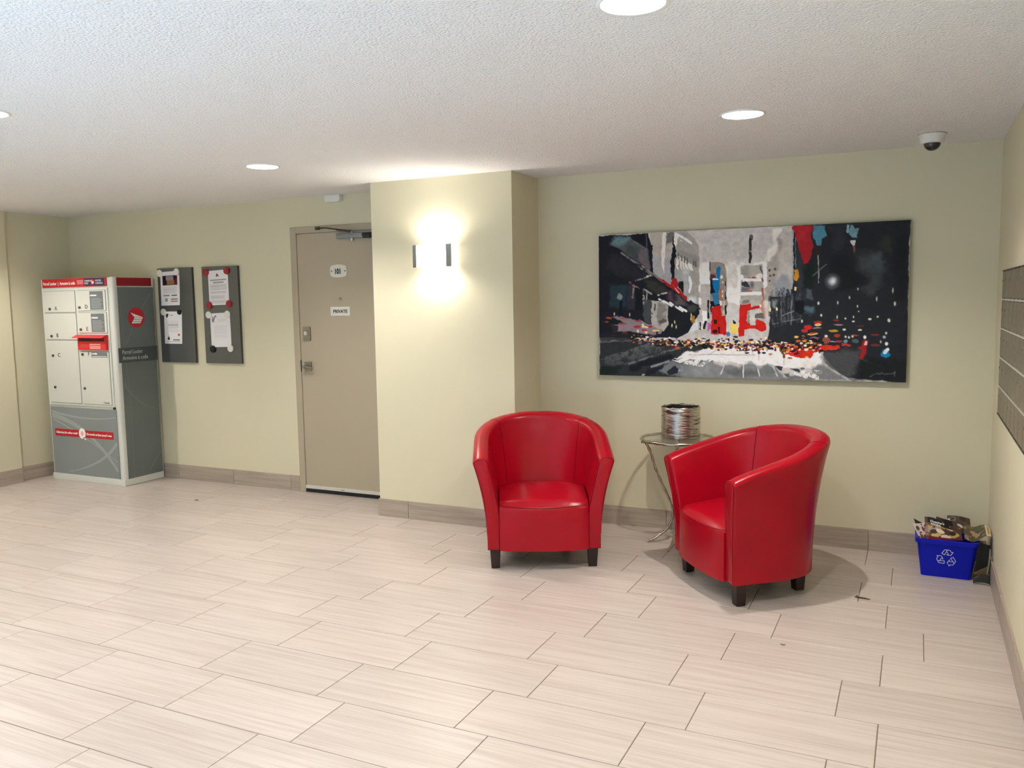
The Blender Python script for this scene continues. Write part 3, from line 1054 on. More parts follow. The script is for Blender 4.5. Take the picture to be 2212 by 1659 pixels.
for r in range(nr):
    for c in range(nc):
        pos = (XR - 0.004, MBY0 + (c + 0.5) * cw, MBZ0 + (r + 0.5) * ch)
        if first is None:
            d = first = obj('mailbox_door', dbm, MF, mb)
            kb = nb()
            tube(kb, [(-0.006, 0, 0), (-0.0085, 0, 0)], 0.006, 12)
            klock = obj('lock', kb, STEEL, d)
            klock.location = (0, 0.045, 0.02)
            d.location = pos
            fb = nb()
            box(fb, -0.009, -0.004, -0.0015, 0.0015, -ch / 2 + 0.004, ch / 2 - 0.004)
            dv = obj('mailbox_divider', fb, MFR, mb)
            dv.location = (XR, MBY0 + (c + 1) * cw, MBZ0 + (r + 0.5) * ch)
        else:
            d = first.copy()
            link(d, mb)
            d.location = pos
            k2 = klock.copy()
            link(k2, d)
            k2.location = klock.location
            d2 = dv.copy()
            link(d2, mb)
            d2.location = (XR, MBY0 + (c + 1) * cw - (0.0015 if c == nc - 1 else 0), MBZ0 + (r + 0.5) * ch)
settle(mb, (XR, (MBY0 + MBY1) / 2, MBZ0))

# ------------------------------------------------------------------ red tub armchairs
LEATHER = mat('red_leather', 0xA4061C, 0.27, var=0.08, vscale=5, bump=0.16, bscale=26, spec=0.28, bdist=0.006)
LEATHER_IN = LEATHER
WOOD = mat('dark_leg_wood', 0x24120F, 0.4, var=0.2, vscale=20)


def plan(hw, bf, bs, B, e):
    """outline of the tub from the left arm's front round the back to the right arm's front"""
    out = [(-hw, bf + (bs - bf) * i / 12) for i in range(12)]
    for i in range(41):
        th = PI - PI * i / 40
        c, s_ = math.cos(th), math.sin(th)
        out.append((hw * math.copysign(abs(c) ** (2 / e), c), bs + (B - bs) * abs(s_) ** (2 / e)))
    out += [(hw, bs + (bf - bs) * i / 12) for i in range(1, 13)]
    return out


def arm_chair():
    root = empty('tub_armchair')
    Z0 = 0.112
    pb = plan(0.315, -0.045, 0.17, 0.512, 2.25)        # outer foot line
    pt = plan(0.388, -0.082, 0.17, 0.585, 2.25)        # outer top line
    ib = plan(0.240, -0.045, 0.17, 0.375, 2.3)         # inner line at the seat
    it = plan(0.298, -0.082, 0.17, 0.480, 2.3)         # inner line under the rim
    n = len(pb)
    secs = []
    for i in range(n):
        b = pt[i][1]
        t = min(1, max(0, (b + 0.082) / (0.585 + 0.082)))
        zr = 0.640 + 0.172 * (t ** 0.85)
        sec = []
        for k in range(13):                                # outside, bottom to top, flaring
            v = k / 12
            f_ = v ** 2.1
            sec.append((pb[i][0] + (pt[i][0] - pb[i][0]) * f_, pb[i][1] + (pt[i][1] - pb[i][1]) * f_, Z0 + (zr - 0.030 - Z0) * v))
        ox, oy = pt[i]
        ix, iy = it[i]
        for k in range(1, 10):                             # rolled rim
            a = PI * k / 10
            w = 0.5 - 0.5 * math.cos(a)
            sec.append((ox + (ix - ox) * w, oy + (iy - oy) * w, zr - 0.030 + 0.032 * math.sin(a) ** 0.8 - 0.006 * w))
        for k in range(11):                                # inside, top to the seat
            v = k / 10
            f_ = v ** 0.85
            x = ix + (ib[i][0] - ix) * f_
            y = iy + (ib[i][1] - iy) * f_
            sec.append((x, y, zr - 0.040 + (0.30 - zr + 0.040) * v))
        sec.append((ib[i][0], ib[i][1], Z0))
        secs.append(sec)

    def cap(sec, fwd_, sh):
        c = Vector((sum(p[0] for p in sec), sum(p[1] for p in sec), sum(p[2] for p in sec))) / len(sec)
        out = []
        for j, p in enumerate(sec):
            q = Vector(p)
            d = q - c
            # shrink towards the middle of the arm front, mostly sideways
            dx = max(-sh, min(sh, -d.x * 0.6))
            q.x += dx
            q.z += max(-sh, min(sh, -d.z * 0.6))
            q.y -= fwd_
            out.append(tuple(q))
        return out
    # rounded arm fronts
    front_l = [cap(secs[0], f_, s_) for f_, s_ in ((0.016, 0.013), (0.013, 0.006), (0.007, 0.0015))]
    front_r = [cap(secs[-1], f_, s_) for f_, s_ in ((0.007, 0.0015), (0.013, 0.006), (0.016, 0.013))]
    allsec = front_l + secs + front_r
    bm = nb()
    rings = [[bm.verts.new(p) for p in s_] for s_ in allsec]
    m_ = len(rings[0])
    for A, B in zip(rings[:-1], rings[1:]):
        for j in range(m_):
            bm.faces.new((A[j], A[(j + 1) % m_], B[(j + 1) % m_], B[j]))
    bm.faces.new(rings[0])
    bm.faces.new(rings[-1][::-1])
    obj('tub_shell', bm, LEATHER, root, True, 50)
    # seams: round each arm front, and down the inside where arm meets back
    SEAM = mat('red_piping', 0x7A0616, 0.6, spec=0.15)
    for s_ in (front_l[1], front_r[1]):
        bm = nb()
        tube(bm, [(p[0], p[1], p[2]) for p in s_[2:-3]], 0.0022, 6)
        obj('arm_piping', bm, SEAM, root, True)
    for idx in (21, n - 22):
        bm = nb()
        tube(bm, [secs[idx][j] for j in range(13, 31)], 0.0016, 6)
        obj('back_seam', bm, mat('seam_thread', 0x52040F, 0.8, spec=0.1), root, True)
    # creases pressed into the inside of the back
    # seat: thick block with rolled front edge and domed top
    inner = plan(0.238, -0.055, 0.17, 0.372, 2.3)
    ns = 22
    bm = nb()
    rows = []
    prof = [(0.0, Z0 + 0.002)] + [(0.0, Z0 + 0.002 + (0.345 - Z0) * k / 6) for k in range(1, 7)]
    # profile from the front: (inset, z)
    for k in range(1, 9):
        a = PI / 2 * k / 8
        prof.append((0.060 * (1 - math.cos(a)), 0.347 + 0.052 * math.sin(a)))
    for k in range(1, 13):
        t = k / 12
        prof.append((0.060 + 0.362 * t, 0.399 + 0.022 * math.sin(PI * min(1, t * 1.0) * 0.75)))
    for ins_, z in prof:
        row = []
        for j in range(ns + 1):
            s_ = -1 + 2 * j / ns
            y = -0.080 + ins_ * (0.422 + 0.022) / 0.422 - 0.020 * (1 - s_ * s_) * max(0, 1 - ins_ / 0.2) + 0.012 * abs(s_) ** 8 * max(0, 1 - ins_ / 0.2)
            # half width of the tub at this depth
            hw = 0.246
            if y > 0.17:
                q = min(1, (y - 0.17) / (0.390 - 0.17))
                hw = 0.246 * max(0.02, (1 - q ** 2.3)) ** (1 / 2.3)
            zz = z - (0.014 * abs(s_) ** 4 if z > 0.36 else 0) - (0.010 * (1 - s_ * s_) if 0.33 < z < 0.39 and ins_ < 0.03 else 0)
            row.append(bm.verts.new((s_ * hw, y, zz)))
        rows.append(row)
    for A, B in zip(rows[:-1], rows[1:]):
        for j in range(ns):
            bm.faces.new((A[j], A[j + 1], B[j + 1], B[j]))
    for j in (0, ns):                                      # cheeks of the seat block beside the arms
        back = [bm.verts.new((r_[j].co.x, max(r_[j].co.y, -0.035), r_[j].co.z)) for r_ in rows]
        for A, B, C, D in zip(rows[:-1], rows[1:], back[1:], back[:-1]):
            if A[j].co.y < -0.036:
                bm.faces.new((A[j], B[j], C, D))
    bmesh.ops.remove_doubles(bm, verts=bm.verts, dist=0.00005)
    seat = obj('seat', bm, LEATHER, root, True, 60)
    bm = nb()
    tube(bm, [rows[9][j].co.copy() if False else (-0.246 + 0.492 * j / ns, -0.080 + 0.004 - 0.020 * (1 - (-1 + 2 * j / ns) ** 2) + 0.012 * abs(-1 + 2 * j / ns) ** 8 - 0.001,
              0.372 - 0.016 * (1 - (-1 + 2 * j / ns) ** 2)) for j in range(ns + 1)], 0.0018, 6)
    obj('seat_seam', bm, SEAM, seat, True)
    bm = nb()
    under = [(x * 0.97, y + 0.004) for x, y in pb]
    prism(bm, under, Z0 - 0.002, Z0 + 0.004, 'z')
    obj('underside', bm, mat('black_webbing', 0x141212, 0.9), root)
    # legs
    for (lx, ly) in ((-0.273, 0.0), (0.273, 0.0), (-0.155, 0.400), (0.155, 0.400)):
        bm = nb()
        t_, bt = 0.030, 0.023
        vs = [bm.verts.new((lx + sx * t_, ly + sy * t_, Z0)) for sx, sy in ((-1, -1), (1, -1), (1, 1), (-1, 1))]
        vb = [bm.verts.new((lx + sx * bt, ly + sy * bt, 0.0)) for sx, sy in ((-1, -1), (1, -1), (1, 1), (-1, 1))]
        bm.faces.new(vs)
        bm.faces.new(vb[::-1])
        for j in range(4):
            bm.faces.new((vs[j], vs[(j + 1) % 4], vb[(j + 1) % 4], vb[j]))
        bmesh.ops.bevel(bm, geom=[e for e in bm.edges], offset=0.002, segments=1, affect='EDGES')
        obj('leg', bm, WOOD, root)
    return root


def copy_tree(o, parent=None):
    c = o.copy()
    link(c, parent)
    if parent is not None:
        c.matrix_parent_inverse = o.matrix_parent_inverse.copy()
    for ch in o.children:
        copy_tree(ch, c)
    return c


ch1 = arm_chair()
ch2 = copy_tree(ch1)
ch1.location = (-1.862, 4.2635, 0)
ch1.rotation_euler = (0, 0, math.radians(26.19))
tag(ch1, 'red leather tub armchair standing in front of the pillar', 'armchair', 'red tub armchairs')
ch2.location = (-0.9235, 4.285, 0)
ch2.rotation_euler = (0, 0, math.radians(-50.11))
tag(ch2, 'red leather tub armchair turned sideways in front of the side table', 'armchair', 'red tub armchairs')

# ------------------------------------------------------------------ side table
TCX, TCY, TZ, TR = -1.297, 5.034, 0.648, 0.222
tb = empty('side_table')
tag(tb, 'round glass side table on curved hammered silver legs', 'side table')
SILV = mat('hammered_silver', 0xC2B9A8, 0.22, 1.0, bump=0.6, bscale=90, bdist=0.004)
bm = nb()
n = 56
rimp = []
for i in range(n + 1):
    a = 2 * PI * i / n
    rimp.append((TCX + TR * math.cos(a), TCY + TR * math.sin(a), TZ - 0.010 + 0.0012 * math.sin(a * 9)))
tube(bm, rimp, [0.0095 + 0.0014 * math.sin(i * 2.3) for i in range(n)] + [0.0095], 10, False)
obj('rim', bm, SILV, tb, True)
GL = bpy.data.materials.new('table_glass')
GL.use_nodes = True
nt = GL.node_tree
nt.nodes.remove(nt.nodes['Principled BSDF'])
tr = nt.nodes.new('ShaderNodeBsdfTransparent')
tr.inputs['Color'].default_value = (0.95, 0.98, 0.96, 1)
gl = nt.nodes.new('ShaderNodeBsdfGlossy')
gl.inputs['Roughness'].default_value = 0.02
lw = nt.nodes.new('ShaderNodeLayerWeight')
lw.inputs['Blend'].default_value = 0.5
pw = nt.nodes.new('ShaderNodeMath')
pw.operation = 'POWER'
pw.inputs[1].default_value = 5.0
nt.links.new(lw.outputs['Facing'], pw.inputs[0])
fr = nt.nodes.new('ShaderNodeMath')
fr.operation = 'MULTIPLY_ADD'
fr.inputs[1].default_value = 0.55
fr.inputs[2].default_value = 0.04
nt.links.new(pw.outputs[0], fr.inputs[0])
mx = nt.nodes.new('ShaderNodeMixShader')
nt.links.new(fr.outputs[0], mx.inputs['Fac'])
nt.links.new(tr.outputs[0], mx.inputs[1])
nt.links.new(gl.outputs[0], mx.inputs[2])
nt.links.new(mx.outputs[0], nt.nodes['Material Output'].inputs['Surface'])
bm = nb()
lathe(bm, [(0, 0.0), (TR - 0.006, 0.0), (TR - 0.005, -0.003), (TR - 0.006, -0.006), (0, -0.006)], 56, (TCX, TCY, TZ))
obj('glass_top', bm, GL, tb, True, 40)


def catmull(pts, m=6):
    P = [Vector(p) for p in pts]
    P = [2 * P[0] - P[1]] + P + [2 * P[-1] - P[-2]]
    out = []
    for i in range(1, len(P) - 2):
        for k in range(m):
            t = k / m
            a, b, c, d = P[i - 1:i + 3]
            out.append(0.5 * ((2 * b) + (c - a) * t + (2 * a - 5 * b + 4 * c - d) * t * t + (3 * b - a - 3 * c + d) * t ** 3))
    out.append(P[-2])
    return out


for li, (deg, fr_, fdeg) in enumerate(((212, 0.195, 212), (282, 0.255, 272), (22, 0.20, 22), (105, 0.19, 105))):
    a = math.radians(deg)
    fa = math.radians(fdeg)
    ctrl = []
    for r, z in ((0.205, TZ - 0.018), (0.172, 0.560), (0.140, 0.460), (0.094, 0.350), (0.050, 0.255), (0.032, 0.170)):
        ctrl.append((TCX + r * math.cos(a), TCY + r * math.sin(a), z))
    for r, z in ((0.062, 0.090), (0.118, 0.044), (0.5 * (0.118 + fr_), 0.020), (fr_, 0.010)):
        ctrl.append((TCX + r * math.cos(fa), TCY + r * math.sin(fa), z))
    P = catmull(ctrl, 6)
    rad = [0.0088 + 0.0016 * math.sin(i * 1.7 + li) for i in range(len(P))]
    rad[-1] = 0.0078
    bm = nb()
    tube(bm, P, rad, 9)
    tube(bm, [(TCX + 0.232 * math.cos(a), TCY + 0.232 * math.sin(a), TZ - 0.022), (TCX + 0.175 * math.cos(a), TCY + 0.175 * math.sin(a), TZ - 0.024)], [0.006, 0.010], 8)
    obj('table_leg', bm, SILV, tb, True, 50)
settle(tb, (TCX, TCY, 0))

# ------------------------------------------------------------------ silver planter pot on the table
VX, VY, VR, VH = -1.283, 5.040, 0.1165, 0.192
bm = nb()
seg = 72
rv = random.Random(5)
prof = [(0, 0.0), (VR - 0.004, 0.0), (VR, 0.004)]
prof += [(VR + 0.0012 * rv.random(), 0.004 + (VH - 0.008) * k / 34) for k in range(1, 34)]
prof += [(VR, VH - 0.003), (VR - 0.004, VH), (VR - 0.009, VH - 0.002), (VR - 0.010, 0.012), (0, 0.010)]
lathe(bm, prof, seg)
for v in bm.verts:
    if v.co.z > VH - 0.006:
        v.co.z += 0.0035 * math.sin(math.atan2(v.co.y, v.co.x) * 11 + 1.3) * rv.random()


def vase_material():
    m = bpy.data.materials.new('streaked_silver')
    m.use_nodes = True
    nt = m.node_tree
    b = nt.nodes['Principled BSDF']
    b.inputs['Metallic'].default_value = 0.95
    tc = nt.nodes.new('ShaderNodeTexCoord')
    mp = nt.nodes.new('ShaderNodeMapping')
    mp.inputs['Scale'].default_value = (12, 12, 75)
    nt.links.new(tc.outputs['Object'], mp.inputs['Vector'])
    n = nt.nodes.new('ShaderNodeTexNoise')
    n.inputs['Scale'].default_value = 1.0
    n.inputs['Detail'].default_value = 4
    nt.links.new(mp.outputs[0], n.inputs['Vector'])
    r = nt.nodes.new('ShaderNodeValToRGB')
    r.color_ramp.elements[0].position = 0.34
    r.color_ramp.elements[0].color = rgb(0x50453F)
    r.color_ramp.elements[1].position = 0.47
    r.color_ramp.elements[1].color = rgb(0xC9C0B6)
    nt.links.new(n.outputs['Fac'], r.inputs['Fac'])
    nt.links.new(r.outputs['Color'], b.inputs['Base Color'])
    b.inputs['Roughness'].default_value = 0.24
    bp = nt.nodes.new('ShaderNodeBump')
    bp.inputs['Strength'].default_value = 0.9
    bp.inputs['Distance'].default_value = 0.006
    nt.links.new(n.outputs['Fac'], bp.inputs['Height'])
    nt.links.new(bp.outputs['Normal'], b.inputs['Normal'])
    return m


vs_ = obj('planter_pot', bm, vase_material(), None, True, 60)
vs_.location = (VX, VY, TZ)
tag(vs_, 'shiny streaked silver cylinder pot on the glass side table', 'pot')
bm = nb()
lathe(bm, [(0, 0.0115), (VR - 0.0105, 0.0125), (VR - 0.0105, VH - 0.008)], 48)
obj('pot_lining', bm, mat('pot_dark_inside', 0x14110F, 0.7), vs_, True, 40)

# ------------------------------------------------------------------ recycling bin with flyers
bn = empty('recycling_bin')
tag(bn, 'small blue plastic recycling bin with white arrows on the floor', 'bin')
BLUE = mat('blue_plastic', 0x0618B0, 0.45, var=0.04, vscale=10, spec=0.25)
BX0, BX1, BY0, BY1, BH = 0.052, 0.290, 4.905, 5.190, 0.205    # foot
UX0, UX1, UY0, UY1 = 0.030, 0.314, 4.884, 5.214                # top


def ring(x0, x1, y0, y1, z, r, seg=5):
    return [(a, b, z) for a, b in rounded_rect(x0, x1, y0, y1, r, seg)]


bm = nb()
levels = [ring(BX0, BX1, BY0, BY1, 0.0, 0.02), ring(UX0, UX1, UY0, UY1, BH - 0.022, 0.025),
          ring(UX0 - 0.010, UX1 + 0.010, UY0 - 0.010, UY1 + 0.010, BH - 0.022, 0.03), ring(UX0 - 0.011, UX1 + 0.011, UY0 - 0.011, UY1 + 0.011, BH - 0.002, 0.03),
          ring(UX0 - 0.008, UX1 + 0.008, UY0 - 0.008, UY1 + 0.008, BH, 0.03), ring(UX0 + 0.004, UX1 - 0.004, UY0 + 0.004, UY1 - 0.004, BH, 0.024),
          ring(BX0 + 0.004, BX1 - 0.004, BY0 + 0.004, BY1 - 0.004, 0.006, 0.018)]
R_ = [[bm.verts.new(p) for p in l] for l in levels]
for A, B in zip(R_[:-1], R_[1:]):
    m_ = len(A)
    for j in range(m_):
        bm.faces.new((A[j], A[(j + 1) % m_], B[(j + 1) % m_], B[j]))
bm.faces.new(R_[0])
bm.faces.new(R_[-1])
obj('bin_tub', bm, BLUE, bn, True, 35)
# recycling arrows: three folded arrows in outline, on the leaning front
cxr, czr, RR = 0.171, 0.110, 0.050


def front_y(z):
    return BY0 + (UY0 - BY0) * z / (BH - 0.022) - 0.0012


def outline(bm, pts, w=0.0016):
    for p, q in zip(pts, pts[1:] + pts[:1]):
        a = (p[0], front_y(p[1]), p[1])
        b = (q[0], front_y(q[1]), q[1])
        tube(bm, [a, b], w, 5)


bm = nb()
arrow = [[(-0.72, 0.30), (-0.30, 1.00), (0.10, 1.00), (-0.30, 0.08)],
         [(0.16, 1.02), (0.52, 0.98), (0.70, 0.62), (0.98, 0.66), (0.64, 0.08), (0.02, 0.10), (0.28, 0.26), (-0.02, 0.74)]]
for k in range(3):
    a = math.radians(-120 * k)
    for poly in arrow:
        pts = []
        for px, pz in poly:
            px *= 0.62
            pz = pz * 0.62 + 0.28
            pts.append((cxr + RR * (px * math.cos(a) - pz * math.sin(a)), czr + RR * (px * math.sin(a) + pz * math.cos(a))))
        outline(bm, pts)
obj('recycling_symbol', bm, mat('symbol_white', 0xC9D0EA, 0.5), bn)
settle(bn, ((BX0 + BX1) / 2, (BY0 + BY1) / 2, 0))

FLY = printed('flyer_paper', 0.55, 0.3)


def flyer(img, fn, label, name='flyer'):
    o = raster_sheet(name, img, fn, FLY, thick=0.0012)
    return tag(o, label, 'flyer', 'paper flyers in the recycling bin')


def patches(ny, nx, base, cols, n, seed, size=(0.08, 0.25)):
    r_ = np.random.default_rng(seed)
    im = np.full((ny, nx, 3), base, dtype=float)
    yy, xx = np.meshgrid(np.linspace(0, 1, ny), np.linspace(0, 1, nx), indexing='ij')
    for i in range(n):
        c = np.array(cols[i % len(cols)])
        cx_, cy_ = r_.random(2)
        a, b = r_.uniform(*size, 2)
        th = r_.uniform(0, PI)
        dx, dy = xx - cx_, yy - cy_
        q = ((dx * math.cos(th) + dy * math.sin(th)) / a) ** 2 + ((-dx * math.sin(th) + dy * math.cos(th)) / b) ** 2
        im[q < 1] = c * (0.85 + 0.3 * r_.random())
    return np.clip(im, 0, 1)


def bil(c, bend):
    c = [Vector(p) for p in c]

    def fn(u, v):
        P = [sum(w * q[i] for w, q in zip(((1 - u) * (1 - v), u * (1 - v), u * v, (1 - u) * v), c)) for i in range(3)]
        d = bend(u, v)
        return P[0] + d[0], P[1] + d[1], P[2] + d[2]
    return fn


# pizza flyer: dark heading, food below
im = patches(40, 64, (0.30, 0.22, 0.18), [(0.72, 0.62, 0.36), (0.22, 0.16, 0.14), (0.78, 0.70, 0.62), (0.45, 0.32, 0.22), (0.70, 0.60, 0.30)], 34, 11, (0.05, 0.16))
im[:11, :44] = (0.13, 0.09, 0.08)
im[34:] = (0.42, 0.07, 0.16)
im[:, :6] = im[:, :6] * 0.5 + np.array((0.55, 0.42, 0.36)) * 0.5
fnp = bil(((0.062, 4.925, 0.314), (0.232, 4.945, 0.270), (0.246, 4.905, 0.204), (0.070, 4.900, 0.204)), lambda u, v: (0 * u, -0.014 * np.sin(PI * u * 1.4), 0.010 * np.sin(PI * 2 * u) * (1 - v)))
f1 = flyer(im, fnp, 'dark food flyer with white lettering at front of the bin')


def flat_text(name, body, h, p0, p1, parent, m, off):
    """lettering that follows the line p0 to p1 of a leaning sheet"""
    p0, p1 = Vector(p0), Vector(p1)
    o = text(name, body, h, (0, 0, 0), m, parent, width=(p1 - p0).length, weight=0.0003)
    x = (p1 - p0).normalized()
    z = Vector((0, 0.35, 0.94))
    z = (z - x * z.dot(x)).normalized()
    y = z.cross(x)
    Mx = Matrix((x, y, z)).transposed().to_4x4()
    Mx.translation = p0 + Vector(off)
    o.matrix_local = Mx
    return o


flat_text('flyer_heading', "Domino's", 0.012, (0.088, 4.905, 0.294), (0.155, 4.906, 0.282), f1, WINK, (0, -0.004, 0.0))
flat_text('flyer_heading', 'PIZZA', 0.009, (0.092, 4.903, 0.281), (0.140, 4.904, 0.272), f1, WINK, (0, -0.004, 0.0))
im = patches(32, 32, (0.80, 0.74, 0.70), [(0.42, 0.20, 0.20), (0.82, 0.78, 0.74), (0.75, 0.55, 0.48), (0.35, 0.22, 0.20)], 22, 5, (0.06, 0.2))
flyer(im, bil(((0.006, 4.930, 0.268), (0.075, 4.935, 0.282), (0.085, 4.905, 0.200), (0.040, 4.905, 0.200)), lambda u, v: (0 * u, -0.006 * np.sin(PI * u), 0 * u)), 'pale red and white flyer sticking up beside the dark food flyer')
im = patches(28, 28, (0.20, 0.12, 0.11), [(0.35, 0.20, 0.18), (0.16, 0.10, 0.10), (0.85, 0.80, 0.76)], 12, 6, (0.04, 0.15))
flyer(im, bil(((0.010, 4.985, 0.285), (0.080, 4.985, 0.275), (0.085, 4.960, 0.190), (0.045, 4.960, 0.190)), lambda u, v: (0 * u, -0.01 * np.sin(PI * u), -0.02 * u * (1 - v))), 'dark brown flyer with pointed corner behind the pale red flyer')
im = patches(28, 36, (0.14, 0.09, 0.09), [(0.20, 0.12, 0.12), (0.12, 0.08, 0.09)], 8, 8)
flyer(im, bil(((0.120, 5.010, 0.300), (0.195, 5.015, 0.282), (0.215, 4.960, 0.200), (0.110, 4.955, 0.200)), lambda u, v: (0 * u, -0.008 * np.sin(PI * u), 0 * u)), 'plain black flyer standing behind the dark food flyer')
im = patches(36, 52, (0.36, 0.33, 0.24), [(0.26, 0.30, 0.18), (0.55, 0.46, 0.36), (0.30, 0.24, 0.18), (0.66, 0.50, 0.42), (0.42, 0.40, 0.30)], 40, 9, (0.04, 0.14))
im[:, 42:] = (0.83, 0.79, 0.68)
im[6:30, 45:49] = (0.70, 0.52, 0.22)
fg = bil(((0.250, 5.085, 0.258), (0.374, 5.060, 0.250), (0.376, 4.925, 0.234), (0.252, 4.880, 0.214)), lambda u, v: (0 * u, 0 * u, 0.012 * np.sin(PI * 2.2 * u + 2.2)))
flyer(im, fg, 'green and brown flyer draped over the bin towards the side wall')
im = patches(28, 36, (0.33, 0.28, 0.23), [(0.45, 0.40, 0.34), (0.25, 0.20, 0.17), (0.80, 0.77, 0.72)], 14, 12, (0.05, 0.15))
flyer(im, bil(((0.175, 5.125, 0.284), (0.285, 5.125, 0.275), (0.295, 5.098, 0.190), (0.180, 5.098, 0.190)), lambda u, v: (0 * u, -0.01 * np.sin(PI * u), 0.008 * np.sin(PI * u))), 'brown flyer with a white edge standing behind the draped green flyer')
# black flyers slipped down between bin and wall
im = np.full((48, 32, 3), (0.045, 0.045, 0.04))
yy, xx = np.meshgrid(np.linspace(0, 1, 48), np.linspace(0, 1, 32), indexing='ij')
low = yy > 0.98 - 0.30 * xx
im[low] = (0.40, 0.31, 0.17)
im[low & (np.sin(40 * (yy + 0.3 * xx)) > 0.3)] = (0.26, 0.27, 0.15)
edge = np.abs(yy - (0.98 - 0.30 * xx)) < 0.018
im[edge] = (0.45, 0.42, 0.33)
im[(xx > 0.90) & (yy > 0.12)] = (0.50, 0.50, 0.43)
fb_ = lambda u, v: (0.318 - 0.022 * v + (0.054 + 0.020 * v - 0.008 * v * v) * u, 4.869 - 0.010 * np.sin(PI * v) * u + 0.004 * u, 0.216 - 0.170 * v - 0.012 * u * (1 - v))
o = flyer(im, fb_, 'black flyer with brown lower edge hanging between bin and side wall')
o['group'] = 'paper flyers slipped beside the bin'
im = np.full((24, 40, 3), (0.04, 0.04, 0.036))
im[21:] = (0.55, 0.52, 0.44)
im[:2] = (0.42, 0.40, 0.33)
fb2 = lambda u, v: (0.296 + 0.074 * u, 4.868 - 0.022 * v + 0.006 * np.sin(PI * u), 0.0012 + (0.018 + 0.036 * np.sin(PI * u * 0.62)) * (1 - v) + 0.004 * np.sin(PI * u) * v)
o = flyer(im, fb2, 'dark flyer with curled pale edge on the floor beside the bin')
o['group'] = 'paper flyers slipped beside the bin'

# ------------------------------------------------------------------ litter on the tiles
bm = nb()
tube(bm, [(-0.245, 4.402, 0.004), (-0.222, 4.396, 0.006), (-0.195, 4.398, 0.004), (-0.172, 4.390, 0.004)], [0.002, 0.004, 0.0035, 0.0015], 6)
tube(bm, [(-0.222, 4.396, 0.005), (-0.235, 4.412, 0.006), (-0.240, 4.420, 0.004)], [0.003, 0.003, 0.001], 6)
o = obj('twig', bm, mat('dry_twig', 0x4A3F30, 0.8))
tag(o, 'small dry twig lying on the tiles between armchair and bin', 'twig')
bm = nb()
tube(bm, [(-0.497, 3.672, 0.003), (-0.490, 3.664, 0.003), (-0.479, 3.664, 0.003), (-0.473, 3.671, 0.003)], [0.001, 0.003, 0.003, 0.001], 6)
o = obj('leaf_scrap', bm, mat('dry_scrap', 0x8A7A68, 0.8))
tag(o, 'tiny curved scrap lying on the open floor tiles', 'scrap')
bm = nb()
tube(bm, [(-4.985, 4.705, 0.003), (-4.965, 4.716, 0.004), (-4.945, 4.712, 0.003)], [0.002, 0.006, 0.002], 6)
o = obj('leaf_scrap', bm, mat('dry_scrap', 0x8A7A68, 0.8))
tag(o, 'small brown scrap on the floor between locker and door', 'scrap')

